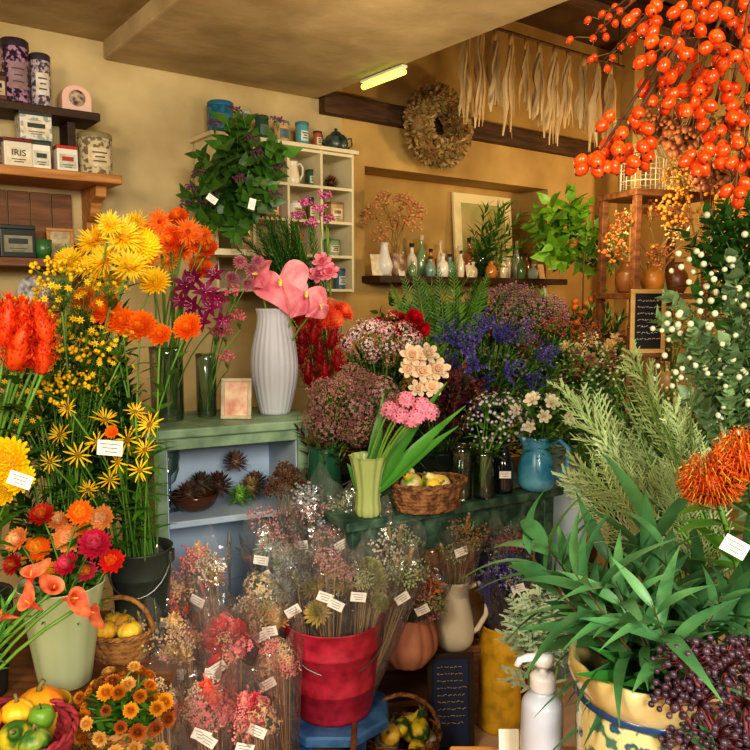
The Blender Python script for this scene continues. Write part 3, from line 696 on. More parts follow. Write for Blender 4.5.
# =================== CABINET A
CAM=TR(V((-.70,2.33,0)))@ROT(math.radians(25),'Z')
grn=mat('sage_paint','5f7a60','86a082',rough=.55,scale=14,bump=.15,detail=6);blu=mat('pale_blue_paint','a8bcd4','c0d2e4',rough=.6,scale=4)
rt=T('cabinet','weathered sage green open cabinet with pale blue inside','cabinet',None,M=CAM)
AB(rt,'top',.26,.17,1.065,.58,.38,.03,grn,.005)
for x in (.02,.50): AB(rt,'side_panel',x,.17,.525,.04,.34,1.05,grn)
AB(rt,'rail',.26,.012,1.03,.44,.024,.04,grn)
mb=MB();mb.box(.26,.335,.525,.44,.012,1.04,blu);mb.box(.0425,.17,.53,.003,.32,1.0,blu);mb.box(.4775,.17,.53,.003,.32,1.0,blu);A(rt,'lining',mb.mesh('lining',False))
for z in (.76,.42,.08): AB(rt,'shelf_board',.26,.17,z,.43,.32,.022,blu)
ZA=1.081
BM=TR(V((-.25,2.10,0)))@ROT(math.radians(30),'Z')
dgr=mat('worn_dark_green','1e4034','5a7a66',rough=.6,scale=22,bump=.3,detail=8,lo=.4,hi=.75)
rt=T('bench','worn dark green painted wooden bench','bench',None,M=BM)
AB(rt,'top',.63,.18,.805,.88,.37,.03,dgr,.005)
AB(rt,'apron',.63,.03,.735,.8,.02,.11,dgr);AB(rt,'apron',.63,.33,.735,.8,.02,.11,dgr)
for x in (.24,1.02):
    for y in (.04,.32): AB(rt,'leg',x,y,.395,.045,.045,.79,dgr)
rt=T('bench','long dark wooden bench holding flower buckets','bench',None,M=RM@TR((1.5,2.15,0)))
AB(rt,'top',.86,.35,.585,1.72,.7,.03,dwood)
for x in (.05,.86,1.67):
    for y in (.05,.65): AB(rt,'leg',x,y,.285,.06,.06,.57,dwood)
# =================== items on cabinet
p=onz(275,413,ZA)
ribw=lambda r,z,a: r*(1+.02*math.cos(a*24))
wv=smooth([(.052,0),(.066,.05),(.08,.12),(.084,.18),(.076,.25),(.062,.31),(.058,.35),(.064,.375)],4)
WR=mat('matte_white','acaeb6','bcbec6',rough=.55,scale=3)
vase('vase','tall ribbed matte white vase on the cabinet','vase',p,wv,WR,fn=ribw,n=96)
AN=anthurium_spathe('d4647a','ec9aa4')
for (u,v,s,fx,roll) in [(280,280,.1,(-.1,-1,.5),pi+.3),(306,292,.085,(.5,-.8,.35),pi-.6),(258,274,.06,(-.7,-.5,.5),pi+.9),(320,305,.055,(.8,-.6,.1),2.2)]:
    flower('anthurium','pink anthurium stem in the ribbed white vase','flower',p+V((0,0,.05)),P(u,v,p.y-.06),(('spathe',AN),('spadix',spadix('f4d878'))),s,fx,'anthuriums in the white vase',r=.004,roll=roll)
def glassjar(name,label,loc,r,h):
    rt=T(name,label,'vase',loc);mb=MB();mb.lathe(vprof([(r*.95,0),(r,.01),(r,h*.9),(r*1.04,h)],.003),GLASS,28);A(rt,'glass',mb.mesh('glass'))
    return rt
gj=onz(168,420,ZA);glassjar('glass_vase','clear cylindrical glass vase of cut stems',gj,.055,.25)
gs=onz(207,416,ZA);glassjar('glass_vase','slim clear glass vase of cut stems',gs,.035,.22)
og=daisy(28,3,'f06410','f88a1c','a83a10',.15,.2,1);og2=daisy(30,3,'f89414','ffb42c','c86010',.14,.25,2);og3=pom(90,'f07014','f89424',0,-.2,.8)
for i,(u,v,s,h) in enumerate([(160,222,.045,og),(188,232,.05,og),(183,252,.055,og),(150,232,.05,og2),(200,268,.045,og3),(148,262,.045,og2),(170,262,.045,og2),(208,250,.04,og3),(172,240,.05,og3),(196,246,.045,og),(162,245,.045,og2),(178,218,.04,og3),(205,236,.035,og)]):
    flower('gerbera','orange gerbera stem in the glass vase','flower',gj+V((R_.uniform(-.03,.03),R_.uniform(-.02,.02),.02)),P(u,v,gj.y-.05+R_.uniform(-.05,.05)),h,s,(R_.uniform(-.7,.7),-1,R_.uniform(-.1,.9)),'orange gerberas',r=.003)
mg=lily(6,'a01058','780e48','e090b0',-.25,.42)
for (u,v,s) in [(185,285,.05),(205,292,.05),(193,305,.045),(215,275,.04),(203,322,.045),(180,300,.035),(218,300,.04),(222,320,.035),(195,278,.04),(210,308,.04)]:
    flower('orchid','magenta orchid stem in the glass vase','flower',gj+V((R_.uniform(-.03,.03),R_.uniform(-.03,.02),.02)),P(u,v,gj.y-.1+R_.uniform(-.03,.03)),mg,s,(R_.uniform(-.5,.7),-1,R_.uniform(-.4,.6)),'magenta orchids')
dp=pom(70,'c8808c','a86074',1,-.6,1)
for (u,v) in [(240,262),(252,270),(232,278),(248,284),(258,262)]:
    flower('scabiosa','dusty pink pincushion flower on a long stem','flower',gs+V((R_.uniform(-.02,.02),R_.uniform(-.02,.02),.02)),P(u,v,gs.y),dp,.03,(R_.uniform(-.3,.3),-1,.6),'dusty pink pincushion flowers',r=.0022)
for (u,v,c) in [(226,345,'c8284a'),(233,305,'d85070'),(240,330,'c8284a'),(215,345,'b8508a'),(228,370,'c04060')]:
    flower('filler_flower','small red berry stem in the slim vase','flower',gs+V((R_.uniform(-.02,.02),R_.uniform(-.02,.02),.02)),P(u,v,gs.y-.03),spray(14,c,'e88898',.09,'blob',2,.5),.06,(R_.uniform(-.2,.2),-.2,1),'berry sprays in the slim vase')
frame('picture_frame','small cream framed print on the cabinet',onz(236,419,ZA),-.05,.105,.14,mat('frm_w','c8bca0','a89878',rough=.6,scale=20),mat('print_c','e8d0b0','c88870',scale=18),lean=.15)
ZS=.7715
def cabl(x,y,z): return CAM@V((x,y,z))
vase('bowl','dark brown glass bowl on the blue shelf','bowl',cabl(.15,.13,ZS),smooth([(.034,0),(.068,.02),(.085,.06)],3),mat('brown_glass','3a2014','5a3420',rough=.15))
for (x,y,z,s,c1,c2,lab) in [(.13,.12,ZS+.06,.065,'8a6a58','6a4a3c','brown dried artichoke in the bowl'),(.19,.2,ZS+.075,.06,'7a6a50','5a4a38','grey brown dried artichoke')]:
    rt=T('artichoke',lab,'artichoke',cabl(x,y,z));A(rt,'head',pom(70,c1,c2,1,-.8,1.1),SC(s))
for (x,y,z,s,c1,c2,lab) in [(.30,.1,0,.055,'6a9a3c','8ab850','small green artichoke on the shelf'),(.26,.24,.0,.07,'7a5a4a','5a3c30','brown dried protea head on shelf'),(.36,.17,0,.06,'8a7a4c','a89060','olive dried artichoke on the shelf'),(.40,.25,0,.06,'5a4038','7a5848','dark dried protea head on shelf'),(.32,.22,.09,.06,'8a6a58','a88068','pale brown dried artichoke stacked on top')]:
    rt=T('artichoke',lab,'artichoke',cabl(x,y,ZS+z+s*.75));A(rt,'head',pom(70,c1,c2,1,-.8,1.1),SC(s))
def goblet(loc,s=1):
    rt=T('goblet','clear stemmed glass on the blue shelf','glass',loc,0,'stemmed glasses')
    mb=MB();mb.lathe([(0,0),(.03*s,.002),(.004*s,.01),(.004*s,.08*s),(.02*s,.095*s),(.032*s,.13*s),(.03*s,.18*s)],GLASS,20);A(rt,'glass',mb.mesh('glass'))
goblet(cabl(.07,.15,ZS),1.1);goblet(cabl(.09,.26,ZS),1.2)
# =================== LEFT table + flowers
lt=T('display_table','low brown wooden display table','table',V((-.98,1.72,0)))
AB(lt,'top',0,0,.51,.92,1.06,.035,mwood,.005)
for x in (-.42,.42):
    for y in (-.48,.48): AB(lt,'leg',x,y,.245,.05,.05,.49,mwood)
ZLT=.529
def bucket(loc,r,h,m,label,group=None):
    rt=T('bucket',label,'bucket',loc,R_.uniform(-.3,.3),group)
    mb=MB();mb.lathe(vprof([(r*.78,0),(r*.8,.01),(r*.85,h*.3),(r*.88,h*.31),(r*.87,h*.33),(r*.94,h*.7),(r*.97,h*.71),(r*.95,h*.73),(r,h*.97),(r*1.05,h)],.004),m,32);A(rt,'body',mb.mesh('body'))
    mb=MB();mb.tube([(r*1.02*math.cos(pi*i/14),-.012-r*.8*math.sin(pi*i/14),h*.9-h*.35*math.sin(pi*i/14)) for i in range(15)],.003,mat('zinc','8a8c8c',metal=1,rough=.4),5);A(rt,'handle',mb.mesh('handle'))
    for s in(-1,1): AB(rt,'ear',s*r*1.0,0,h*.9,.012,.035,.035,m)
    return rt
DZ=mat('dark_zinc','343c36','48524a',rough=.5,metal=.3)
b1=V((-.86,2.02,ZLT));bucket(b1,.1,.27,DZ,'dark zinc bucket filled with yellow flowers','flower buckets')
b2=V((-.66,2.05,ZLT));bucket(b2,.085,.27,DZ,'dark zinc bucket of orange marigolds','flower buckets')
b3=V((-.98,1.75,ZLT));bucket(b3,.09,.25,DZ,'dark zinc bucket of red cockscomb','flower buckets')
G='yellow flowers in the zinc bucket'
yg=[daisy(34,4,'f0bc08','ffd820','e08c10',.1,.15,3),daisy(30,4,'f4cc10','ffe040','d89810',.12,.35,4),pom(110,'f4c810','fcdc30',1,-.2,.7)]
for i,(u,v,s) in enumerate([(95,242,.06),(122,238,.065),(142,245,.055),(105,262,.06),(130,268,.06),(155,282,.05),(88,268,.05),(115,285,.05),(70,262,.05),(135,225,.045),(110,225,.04),(100,282,.045)]):
    flower('yellow_chrysanthemum','yellow chrysanthemum stem standing in zinc bucket','flower',b1+V((R_.uniform(-.05,.05),R_.uniform(-.05,.05),.02)),P(u,v,2.05+R_.uniform(-.06,.06)),yg[i%3],s,(R_.uniform(-.8,.7),-1,R_.uniform(-.1,1.1)),G,r=.003,leaves=6)
mar=pom(90,'f07a10','f89018',0,-.3,.8)
for (u,v,s) in [(140,327,.05),(104,310,.055),(122,322,.045),(188,328,.045),(160,335,.035),(85,300,.04)]:
    flower('marigold','orange marigold stem standing in zinc bucket','flower',b2+V((R_.uniform(-.04,.04),R_.uniform(-.04,.04),.02)),P(u,v,2.0),mar,s,(R_.uniform(-.4,.4),-1,.6),'orange marigolds',r=.003,leaves=8)
ys=[spray(18,'f4c010','fcd828',.1,'star',1,.8),spray(20,'f0c010','e0b818',.08,'blob',4,.8)]
for (u,v,s) in [(62,300,.11),(88,318,.12),(70,335,.12),(45,315,.1),(100,345,.11),(28,370,.1),(52,372,.11),(85,365,.1),(110,295,.08),(65,285,.09),(40,405,.11),(12,395,.1),(75,398,.09),(110,370,.09),(20,425,.09),(55,345,.1),(35,340,.09),(95,390,.08),(120,350,.08)]:
    flower('yellow_spray','spray of tiny yellow blossoms in zinc bucket','flower',b1+V((R_.uniform(-.06,.06),R_.uniform(-.06,.06),.02)),P(u,v+12,1.93+R_.uniform(-.08,.08)),ys[int(u)%2],s,(R_.uniform(-.3,.3),-.3,1),'yellow blossom sprays',leaves=5)
st=[daisy(11,1,'f4c010','f8cc18','9a7a18',.17,.15,6),daisy(10,2,'f0b810','f8d020','8a6a18',.15,.3,7)]
for i,(u,v,s) in enumerate([(78,455,.04),(105,420,.04),(128,440,.045),(150,425,.04),(118,462,.035),(88,490,.03),(140,470,.035),(60,435,.035),(110,480,.035),(135,412,.03),(50,462,.03),(68,408,.03),(97,442,.035),(145,450,.035)]):
    flower('yellow_coneflower','yellow thin petalled daisy stem in zinc bucket','flower',b2+V((R_.uniform(-.05,.05),R_.uniform(-.05,.02),.02)),P(u,v,1.85+R_.uniform(-.05,.05)),st[i%2],s*.95,(R_.uniform(-.9,.9),-1,R_.uniform(0,1.3)),'thin petalled yellow daisies',leaves=8)
GL='dark green leaves by the buckets'
fbunch('green_cutting','green leafy cutting among the yellow flowers','foliage',GL,b2+V((0,0,.02)),P(105,410,2.12),(.12,.1,.3),30,'lance','325820','223f18',brad=.06,L=.24)  # generic leafy greenery, no particular species
fbunch('green_cutting','green leafy cutting among the yellow flowers','foliage',GL,b1+V((0,0,.02)),P(50,420,2.1),(.26,.12,.3),34,'lance','325820','223f18',brad=.06,L=.24)
fbunch('feathery_cutting','fine green feathery cutting in the bucket','foliage',GL,b1+V((0,0,.02)),P(60,350,2.0),(.25,.12,.2),14,'fuzz','4f7a2c','3f6a24',brad=.06,L=.25)  # generic feathery greenery, no particular species
pl=[plume('e83c10','f45a18',1),plume('cc2c10','ec501c',2)]
for (u,v,s) in [(12,372,.1),(32,370,.11),(48,345,.08),(5,350,.1),(22,352,.1),(42,375,.08),(35,345,.07)]:
    flower('cockscomb','orange red feathery cockscomb plume','flower',b3+V((R_.uniform(-.04,.04),R_.uniform(-.04,.04),.02)),P(u,v,1.7+R_.uniform(-.05,.05)),pl[u%2],s*.8,(R_.uniform(-.5,.4),-.1,1),'red cockscomb plumes',r=.004,leaves=6,ll=.12)
yp=pom(90,'f4cc10','fcdc30',0,-.4,.9)
for (u,v,s) in [(6,458,.05),(20,478,.035),(2,490,.035)]:
    f=flower('pompon_flower','yellow pompon chrysanthemum stem','flower',b3+V((0,-.03,.02)),P(u,v,1.55),yp,s,(.2,-1,.4),'yellow pompons',leaves=4)
tag(f,P(20,480,1.45),.045,.2,.4)
tg=flower('marigold','small orange marigold bud stem in bucket','flower',b2+V((0,-.03,.02)),P(112,432,1.8),mar,.018,(0,-1,.5),'orange marigolds');tag(tg,P(110,448,1.78),.06,.1,.1)
cp=onz(66,681,ZLT);cel=mat('celadon','b0bc90','c0c8a0',rough=.3,scale=3)
vase('flower_pot','tall celadon pot of zinnias on the table','pot',cp,smooth([(.06,0),(.066,.03),(.082,.14),(.098,.24),(.104,.262)],3),cel,fn=lambda r,z,a:r*(1+.03*abs(math.cos(a*5))),n=60)
zc=[pom(80,'dc3028','f08030',0,-.2,.7),pom(80,'e8506a','f0a040',0,-.2,.7),pom(80,'f48a20','f8c040',0,-.2,.7),pom(80,'f0a860','f8d0a0',0,-.2,.7),pom(80,'d02850','e86080',0,-.2,.7)]
for i,(u,v,s) in enumerate([(42,516,.035),(68,538,.042),(95,545,.045),(80,513,.035),(38,550,.04),(103,518,.035),(112,562,.035),(68,565,.035),(18,540,.035),(88,572,.03),(50,572,.03),(14,565,.03),(58,522,.03),(90,530,.03)]):
    flower('zinnia','bright zinnia stem in the celadon pot','flower',cp+V((R_.uniform(-.04,.04),R_.uniform(-.04,.04),.02)),P(u,v,1.82+R_.uniform(-.04,.04)),zc[[0,3,4,2,2,3,0,4,3,1,2,0,3,2][i]],s,(R_.uniform(-.5,.5),-1,R_.uniform(.3,1.3)),'zinnias in the celadon pot',leaves=5)
fbunch('green_cutting','green leafy cutting behind the zinnias','foliage','leaves behind the zinnias',cp+V((0,.03,.05)),P(60,545,1.95),(.16,.06,.1),16,'ovate','3a6226','284a1c',L=.16)
cc=V((-.86,1.42,ZLT));vase('vase','green glass vase of coral calla lilies','vase',cc,[(.045,0),(.05,.1),(.05,.2)],clear('green_glass','8ab890',.08))
for (u,v,s,f) in [(62,590,.06,(1,-.6,.4)),(42,600,.055,(-.5,-.8,.8)),(30,580,.055,(.2,-.3,1)),(75,600,.05,(1,-.2,.0)),(20,608,.045,(-.8,-.5,.4)),(52,582,.05,(.5,-.7,.6))]:
    flower('calla_lily','coral calla lily with smooth funnel bloom','flower',cc+V((R_.uniform(-.02,.02),0,.02)),P(u,v+10,1.45),calla('dc5040','f49060'),s*.8,f,'coral calla lilies',r=.004)
fbunch('green_cutting','green leaf cutting among the calla lilies','foliage','leaves by the calla lilies',cc+V((0,0,.02)),P(15,620,1.45),(.08,.06,.08),5,'lance','4f8a3c','3a6e2c',L=.16)
wick=mat('wicker','8a5c30','b08048',rough=.8,scale=40,bump=.6);rwick=mat('red_wicker','8a2834','a83c48',rough=.7,scale=30,bump=.3);bwick=mat('brown_wicker','5a3a20','946840',rough=.8,scale=45,bump=.8,lo=.4,hi=.6)
def basket(loc,rx,ry,h,m,label,handle=False,rz=0,flare=.85):
    rt=T('basket',label,'basket',loc,rz);mb=MB();n=72;vs=[];fs=[];rows=max(3,int(h/.012))
    prof=[]
    for k in range(rows):
        for q in (0,.5): prof.append((k,(k+q)/rows,q))
    prof.append((rows-1,1.0,0));R=len(prof)
    for side in (0,1):
        for (k,t,q) in prof:
            s=flare+(1-flare)*t-.05*side
            for j in range(n):
                a=2*pi*j/n;w=1+(.01+.04*(q>0)*(.5+.5*math.cos(a*18+pi*(k%2))));vs.append((rx*s*w*math.cos(a),ry*s*w*math.sin(a),h*t+.001))
    for side in (0,1):
        o=side*R*n
        for k in range(R-1):
            for j in range(n):
                q=(j+1)%n;fs.append((o+k*n+j,o+k*n+q,o+(k+1)*n+q,o+(k+1)*n+j))
    fs.append(tuple(range(n)));mb.add(vs,fs,m)
    A(rt,'body',mb.mesh('body',False))
    mb=MB()
    for ph in (0,pi): mb.tube([(rx*(1.02+.03*math.cos(i*1.3+ph))*math.cos(2*pi*i/64),ry*(1.02+.03*math.cos(i*1.3+ph))*math.sin(2*pi*i/64),h+.004+.004*math.sin(i*1.3+ph)) for i in range(65)],.005,m,5)
    A(rt,'rim',mb.mesh('rim'))
    if handle:
        mb=MB();mb.tube([(rx*math.cos(pi*i/16),0,h+rx*1.1*math.sin(pi*i/16)) for i in range(17)],.007,m,6);A(rt,'handle',mb.mesh('handle'))
    return rt
def gourd(loc,r,c1,c2,label,kind='pumpkin',group=None,tilt=0):
    rt=T('gourd',label,'gourd',loc,M=TR(V(loc))@ROT(R_.uniform(0,6),'Z')@ROT(tilt,'X'),group=group)
    m=mat('gourd_'+c1+c2,c1,c2,rough=.45,scale=18,lo=.45,hi=.55);mb=MB()
    if kind=='pumpkin':
        mb.lathe([(math.sin(pi*i/12)*r,r*.72-math.cos(pi*i/12)*r*.72+(.12*r if i==0 else -.12*r if i==12 else 0)) for i in range(13)],m,48,fn=lambda q,z,a:q*(.92+.08*abs(math.sin(a*5))));h=1.4*r
    else:
        mb.lathe(smooth([(0,0),(.7*r,.1*r),(r,.8*r),(.75*r,1.5*r),(.4*r,2*r),(.32*r,2.4*r),(.2*r,2.6*r),(0,2.65*r)],3),m,24,fn=lambda q,z,a:q*(.96+.04*abs(math.sin(a*5))));h=2.6*r
    A(rt,'body',mb.mesh('body'))
    mb=MB();mb.tube([(0,0,h-.04*r),(.05*r,0,h+.2*r),(.2*r,0,h+.4*r)],[.16*r,.1*r,.12*r],mat('gstem','7a7040','8a8050'),6);A(rt,'stem',mb.mesh('stem'))
rb=V((-.75,1.42,ZLT));basket(rb,.14,.12,.1,rwick,'dark pink woven basket of mixed gourds')
gourd(rb+V((-.06,.03,.075)),.045,'e88a18','f0b030','small orange pumpkin in the pink basket')
gourd(rb+V((-.02,-.05,.075)),.034,'e8c030','5a8a30','yellow and green striped gourd in basket','pear',tilt=1.0)
gourd(rb+V((.03,.0,.085)),.034,'4a7a2c','d8c838','green and yellow gourd in the basket','pear',tilt=-.9)
gourd(rb+V((.08,-.03,.08)),.032,'3f6e2c','8aa040','dark green small gourd in basket')
apple(rb+V((.06,.05,.08)),.026,'6a9830','80a840','green apple in the pink basket')
gourd(rb+V((-.08,-.04,.08)),.032,'d84820','e87028','small red orange pumpkin in basket')
gourd(rb+V((.0,.07,.08)),.034,'f0c838','e8b020','small yellow pumpkin in basket')
bucket(V((-.93,1.33,ZLT)),.07,.14,mat('ochre_pail','c8a030','a88028',rough=.4),'ochre pail among gourds')
gourd(V((-.93,1.33,ZLT+.12)),.06,'f0b020','e89018','round yellow orange pumpkin on a pail')
g_=V((-.73,1.55,ZLT));vase('bowl','small ochre bowl holding an orange pumpkin','bowl',g_,smooth([(.04,0),(.06,.03),(.065,.09)],2),mat('ochre_pail','c8a030'))
gourd(g_+V((0,0,.05)),.05,'f0a020','e88818','orange pumpkin in small ochre bowl')
mbk=V((-.56,1.56,ZLT));basket(mbk,.085,.075,.045,wick,'light wicker basket of orange chrysanthemums')
mm=[pom(80,'d8881c','b86c18',0,-.2,.7),pom(80,'e8a830','d08820',0,-.2,.7),pom(80,'b8682c','905020',0,-.2,.7),pom(80,'e8c070','d8a048',0,-.2,.7)]
bunch('chrysanthemum','orange brown chrysanthemum head in the wicker basket','flower','chrysanthemums in wicker basket',mbk+V((0,0,.015)),mbk+V((0,0,.05)),(.115,.1,.1),44,mm,(.012,.022),axis=(0,-.5,.8),cmin=-.15,leaves=3,ll=.05,brad=.04)
spb=onz(122,655,ZLT);basket(spb,.085,.07,.07,wick,'small wicker basket of mini gourds',True)
for i,(x,y,c) in enumerate([(-.035,-.02,'e8c038'),(.03,-.02,'f0d048'),(0,.03,'d8a028'),(-.03,.035,'90a040')]): gourd(spb+V((x,y,.055)),.034,c,'f0b030','mini yellow gourd in small basket',group='mini gourds')
# =================== items on bench B
ZB=.821
gv=onz(325,497,ZB);vase('vase','dark green glazed cylinder vase on the bench','vase',V((gv.x,gv.y,ZB)),smooth([(.045,0),(.055,.02),(.058,.12),(.052,.17),(.056,.18)],3),mat('dk_green_glz','1c4a34','2a6248',rough=.15,coat=.6))
sed=[spray(46,'b07078','8a5456',.07,'blob',81,.85),spray(46,'a87068','c49088',.07,'blob',82,.85),cluster(70,'b88488','946468',.15,4,-.1)]
bunch('sedum','dusty pink brown sedum head on a stem','flower','dusty pink sedum in green vase',gv+V((0,0,.03)),P(352,412,gv.y-.02),(.13,.08,.11),26,sed,(.045,.06),leaves=4,lc=('5a6a38','4a5c2e'),cmin=.0)
fbunch('burgundy_sprig','dark burgundy leaf cutting in green vase','foliage','burgundy leaves in the green vase',gv+V((0,0,.03)),P(335,430,gv.y),(.12,.07,.1),12,'lance','5a2a2c','402024',L=.2)
cv=onz(368,515,ZB);vase('vase','pale green fluted vase on the bench','vase',cv,smooth([(.035,0),(.04,.02),(.036,.06),(.042,.12),(.055,.18),(.06,.19)],3),mat('celery_glz','98a868','a8b478',rough=.25),fn=lambda r,z,a:r*(1+.05*math.cos(a*10)),n=80)
for (u,v) in [(390,410),(406,400),(422,406),(400,416),(418,416),(430,412),(412,420)]:
    f=flower('nerine','pink clustered bloom in fluted green vase','flower',cv+V((R_.uniform(-.015,.015),0,.03)),P(u,v,cv.y-.05),cluster(20,'f08aa8','e8a0b4',.5,5,0.),.028,(R_.uniform(-.4,.4),-.8,.8),'pink blooms in fluted vase',r=.004)
for (u,v) in [(460,408),(455,430),(382,400),(345,470),(440,385)]:
    rt=T('tulip_sprig','broad green tulip leaf in fluted vase','foliage',cv+V((0,0,.05)),0,'tulip leaves in fluted vase');h=P(u,v,cv.y-.03)-cv-V((0,0,.05))
    mb=MB();mb.leaf(V((0,0,0)),h+V((0,0,.05)),V((-h.x,-.6,.4)),h.length*1.05,.042,lf('4f9040','3a7430'),bend=-.2,seg=8,fold=.4);A(rt,'blade',mb.mesh('blade'))
bk=onz(428,508,ZB);basket(bk,.125,.085,.085,bwick,'brown wicker basket of gourds on the bench',rz=.4)
for i,(x,y,c1,c2) in enumerate([(-.06,-.02,'d8c890','7a9a40'),(.0,-.03,'e8c848','e8c040'),(.06,0,'e0d090','c8b040'),(.02,.035,'5a8a30','d8c848'),(-.04,.035,'e8c840','c8a838')]):
    gourd(bk+V((x,y,.06)),.034,c1,c2,'small yellow and green gourd in wicker basket','pumpkin' if i%2 else 'pear','gourds in wicker basket',tilt=.9)
rt=vase('bottle','black glazed bottle with white label','bottle',onz(503,492,ZB),smooth([(.03,0),(.034,.02),(.034,.1),(.018,.14),(.018,.17)],3),mat('blk_glz','0c1018','182030',rough=.15,coat=.5));tag(rt,onz(503,492,ZB)+V((0,-.037,.07)),.04)
glassjar('glass_vase','clear glass vase on the green bench',onz(483,497,ZB),.035,.16)
glassjar('glass_vase','clear glass vase on the green bench',onz(462,502,ZB)+V((0,.05,0)),.04,.18)
bj=onz(536,489,ZB);pitcher('pitcher','light blue enamel pitcher on the bench',bj,.066,.19,mat('blue_enamel','2f7ca4','62a8c6',rough=.25,coat=.4,scale=14),-.35+pi,spout=1)
fbunch('leafy_cutting','green leafy cutting in the blue pitcher','foliage','leaves in the blue pitcher',bj+V((0,0,.05)),P(545,408,bj.y),(.12,.08,.09),14,'ovate','4f7c38','386428',L=.2)  # generic leaves, species name made up
bunch('lisianthus','small white bell flower in blue pitcher','flower','white flowers in blue pitcher',bj+V((0,0,.05)),P(540,412,bj.y-.05),(.1,.06,.07),8,[rose('f0ece0','e8e0c8')],(.02,.028),leaves=4,brad=.02)
vase('bucket','tall pale blue grey metal floor bucket','bucket',V((.745,2.9,0)),[(.075,0),(.085,.3),(.095,.7),(.11,.93),(.115,.94)],mat('grey_cer','9cb0bc','b4c4cc',rough=.4))
fbunch('lily_cutting','pointed green lily leaf cutting','foliage','green stems in grey bucket',V((.745,2.9,.6)),P(575,430,2.85),(.13,.08,.1),14,'lance','5c8a40','447030',L=.25,wide=1.4)
wa=spray(20,'e8e4ec','c8b8e0',.1,'star',9,.8)
bunch('aster','small white aster spray in glass vase','flower','white asters on the bench',onz(483,497,ZB)+V((0,0,.02)),P(495,425,2.6),(.09,.06,.06),9,[wa],(.055,.075),leaves=5,brad=.015)
# =================== BACK ROW on bench C
ZCB=.6015
def bkt(x,y,label): 
    bucket(V((x,y,ZCB)),.1,.28,DZ,label,'zinc buckets on the long bench');return V((x,y,ZCB+.03))
g1=('3a6630','274a20');g2=('4a7c34','346228')
q=bkt(-.16,2.98,'dark zinc bucket of red and coral flowers')
bunch('coral_chrysanthemum','coral orange chrysanthemum stem','flower','coral chrysanthemums',q,P(320,318,2.85),(.09,.06,.06),10,[pom(90,'e85a38','f08050',0,-.3,.8),pom(90,'f07048','f8a070',0,-.3,.8)],(.04,.05),leaves=4)
for i,(u,v) in enumerate([(308,385),(320,365),(312,345),(300,365),(325,385),(330,350),(338,372),(318,395),(305,350)]): flower('red_cockscomb','deep red feathery plume','flower',q,P(u,v,2.75),plume('b81018','8a0c14',3),.06,(R_.uniform(-.3,.3),-.2,1),'deep red plumes',leaves=3)
fbunch('grass_sprig','fine dark green grassy cutting','foliage','fine dark stems behind the white vase',q,P(280,238,3.0),(.15,.08,.11),36,'fuzz','3a682c','284f1e',cmin=.1)
for (u,v) in [(305,212),(320,218),(312,232),(328,228),(325,205),(298,225)]: flower('pink_bloom','mauve pink bell flower on tall stem','flower',q,P(u,v,3.0),spray(10,'b84888','d878a8',.16,'blob',12,.5),.045,(0,-.3,1),'mauve bell flowers')
for (u,v) in [(322,262),(330,272),(318,275)]: flower('pink_bloom','pale pink ruffled bloom on tall stem','flower',q,P(u,v,2.9),rose('f0a0b0','e88098'),.035,(0,-1,.4),'pale pink ruffled blooms')
q=bkt(.04,3.12,'dark zinc bucket of pink hydrangea')
bunch('hydrangea','pale pink and white cluster bloom','flower','pale pink clusters',q,P(378,342,2.92),(.15,.07,.08),24,[cluster(34,'f0d0d4','e090a8',.2,4,0.),cluster(34,'f4e4e4','e8a8b8',.2,4,0.),spray(26,'e87898','f0b0c0',.09,'star',84,.8)],(.032,.042),leaves=5,lc=g2)
bunch('dahlia','crimson dahlia stem on the bench','flower','crimson dahlias',q,P(403,326,3.0),(.1,.05,.05),7,[pom(100,'b80c24','d81c34',0,-.4,.9)],(.035,.045),leaves=4)
fbunch('bench_cutting','green leafy cutting on the bench','foliage','green stems on the long bench',q,P(370,385,3.0),(.22,.1,.2),32,'lance',*g1,L=.22)  # generic green filler stems, species name made up
q=bkt(.26,3.0,'dark zinc bucket of cream roses')
for (u,v,s) in [(412,352,.045),(428,350,.04),(438,366,.045),(422,368,.045),(408,366,.035),(432,384,.04),(418,385,.035)]: flower('rose','cream white rose stem','flower',q,P(u,v+4,2.8),rose('f4e8d0','f8dcc0'),s,(R_.uniform(-.4,.4),-1,.6),'cream roses',leaves=4,lc=g2)
fbunch('burgundy_sprig','burgundy brown leafy cutting','foliage','burgundy foliage',q,P(450,385,2.9),(.17,.08,.1),24,'ovate','6a2c40','482030',L=.18)
fbunch('fern_frond','feathery green fern frond','foliage','feathery ferns',q,P(440,282,3.3),(.3,.1,.08),22,'fern','558440','3f6e2e',cmin=.1)
q=bkt(.48,3.25,'dark zinc bucket of violet larkspur')
vi=spray(8,'34288c','5044a8',.11,'spike',21,.45)
bunch('larkspur','deep violet blue larkspur stem','flower','violet larkspur',q,P(486,364,3.1),(.17,.08,.13),30,[vi,spray(8,'443898','7064b8',.11,'spike',22,.45),spray(10,'5a4890','8a70a8',.09,'star',25,.6)],(.075,.1),leaves=6,lc=g2,cmin=-.15)
bunch('aster','purple pink aster spray','flower','purple asters',q,P(508,318,3.4),(.19,.08,.08),24,[spray(26,'7a4480','b080a0',.1,'star',23,.9),spray(26,'8a5070','b88890',.08,'blob',24,.9)],(.07,.09),leaves=5,lc=g2)
fbunch('bench_cutting','green leafy cutting on the bench','foliage','green stems on the long bench',q,P(500,385,3.08),(.26,.1,.2),36,'lance',*g2,L=.22)
q=bkt(.78,3.45,'dark zinc bucket of mixed greenery')
fbunch('leafy_cutting','glossy green leafy cutting','foliage','mixed greenery',q,P(560,400,3.3),(.27,.12,.24),32,'ovate',*g2,L=.22)
fbunch('leafy_cutting','glossy green leafy cutting','foliage','mixed greenery',q,P(530,335,3.5),(.26,.12,.14),22,'lance','3f6e2e','2e5a24',L=.24)
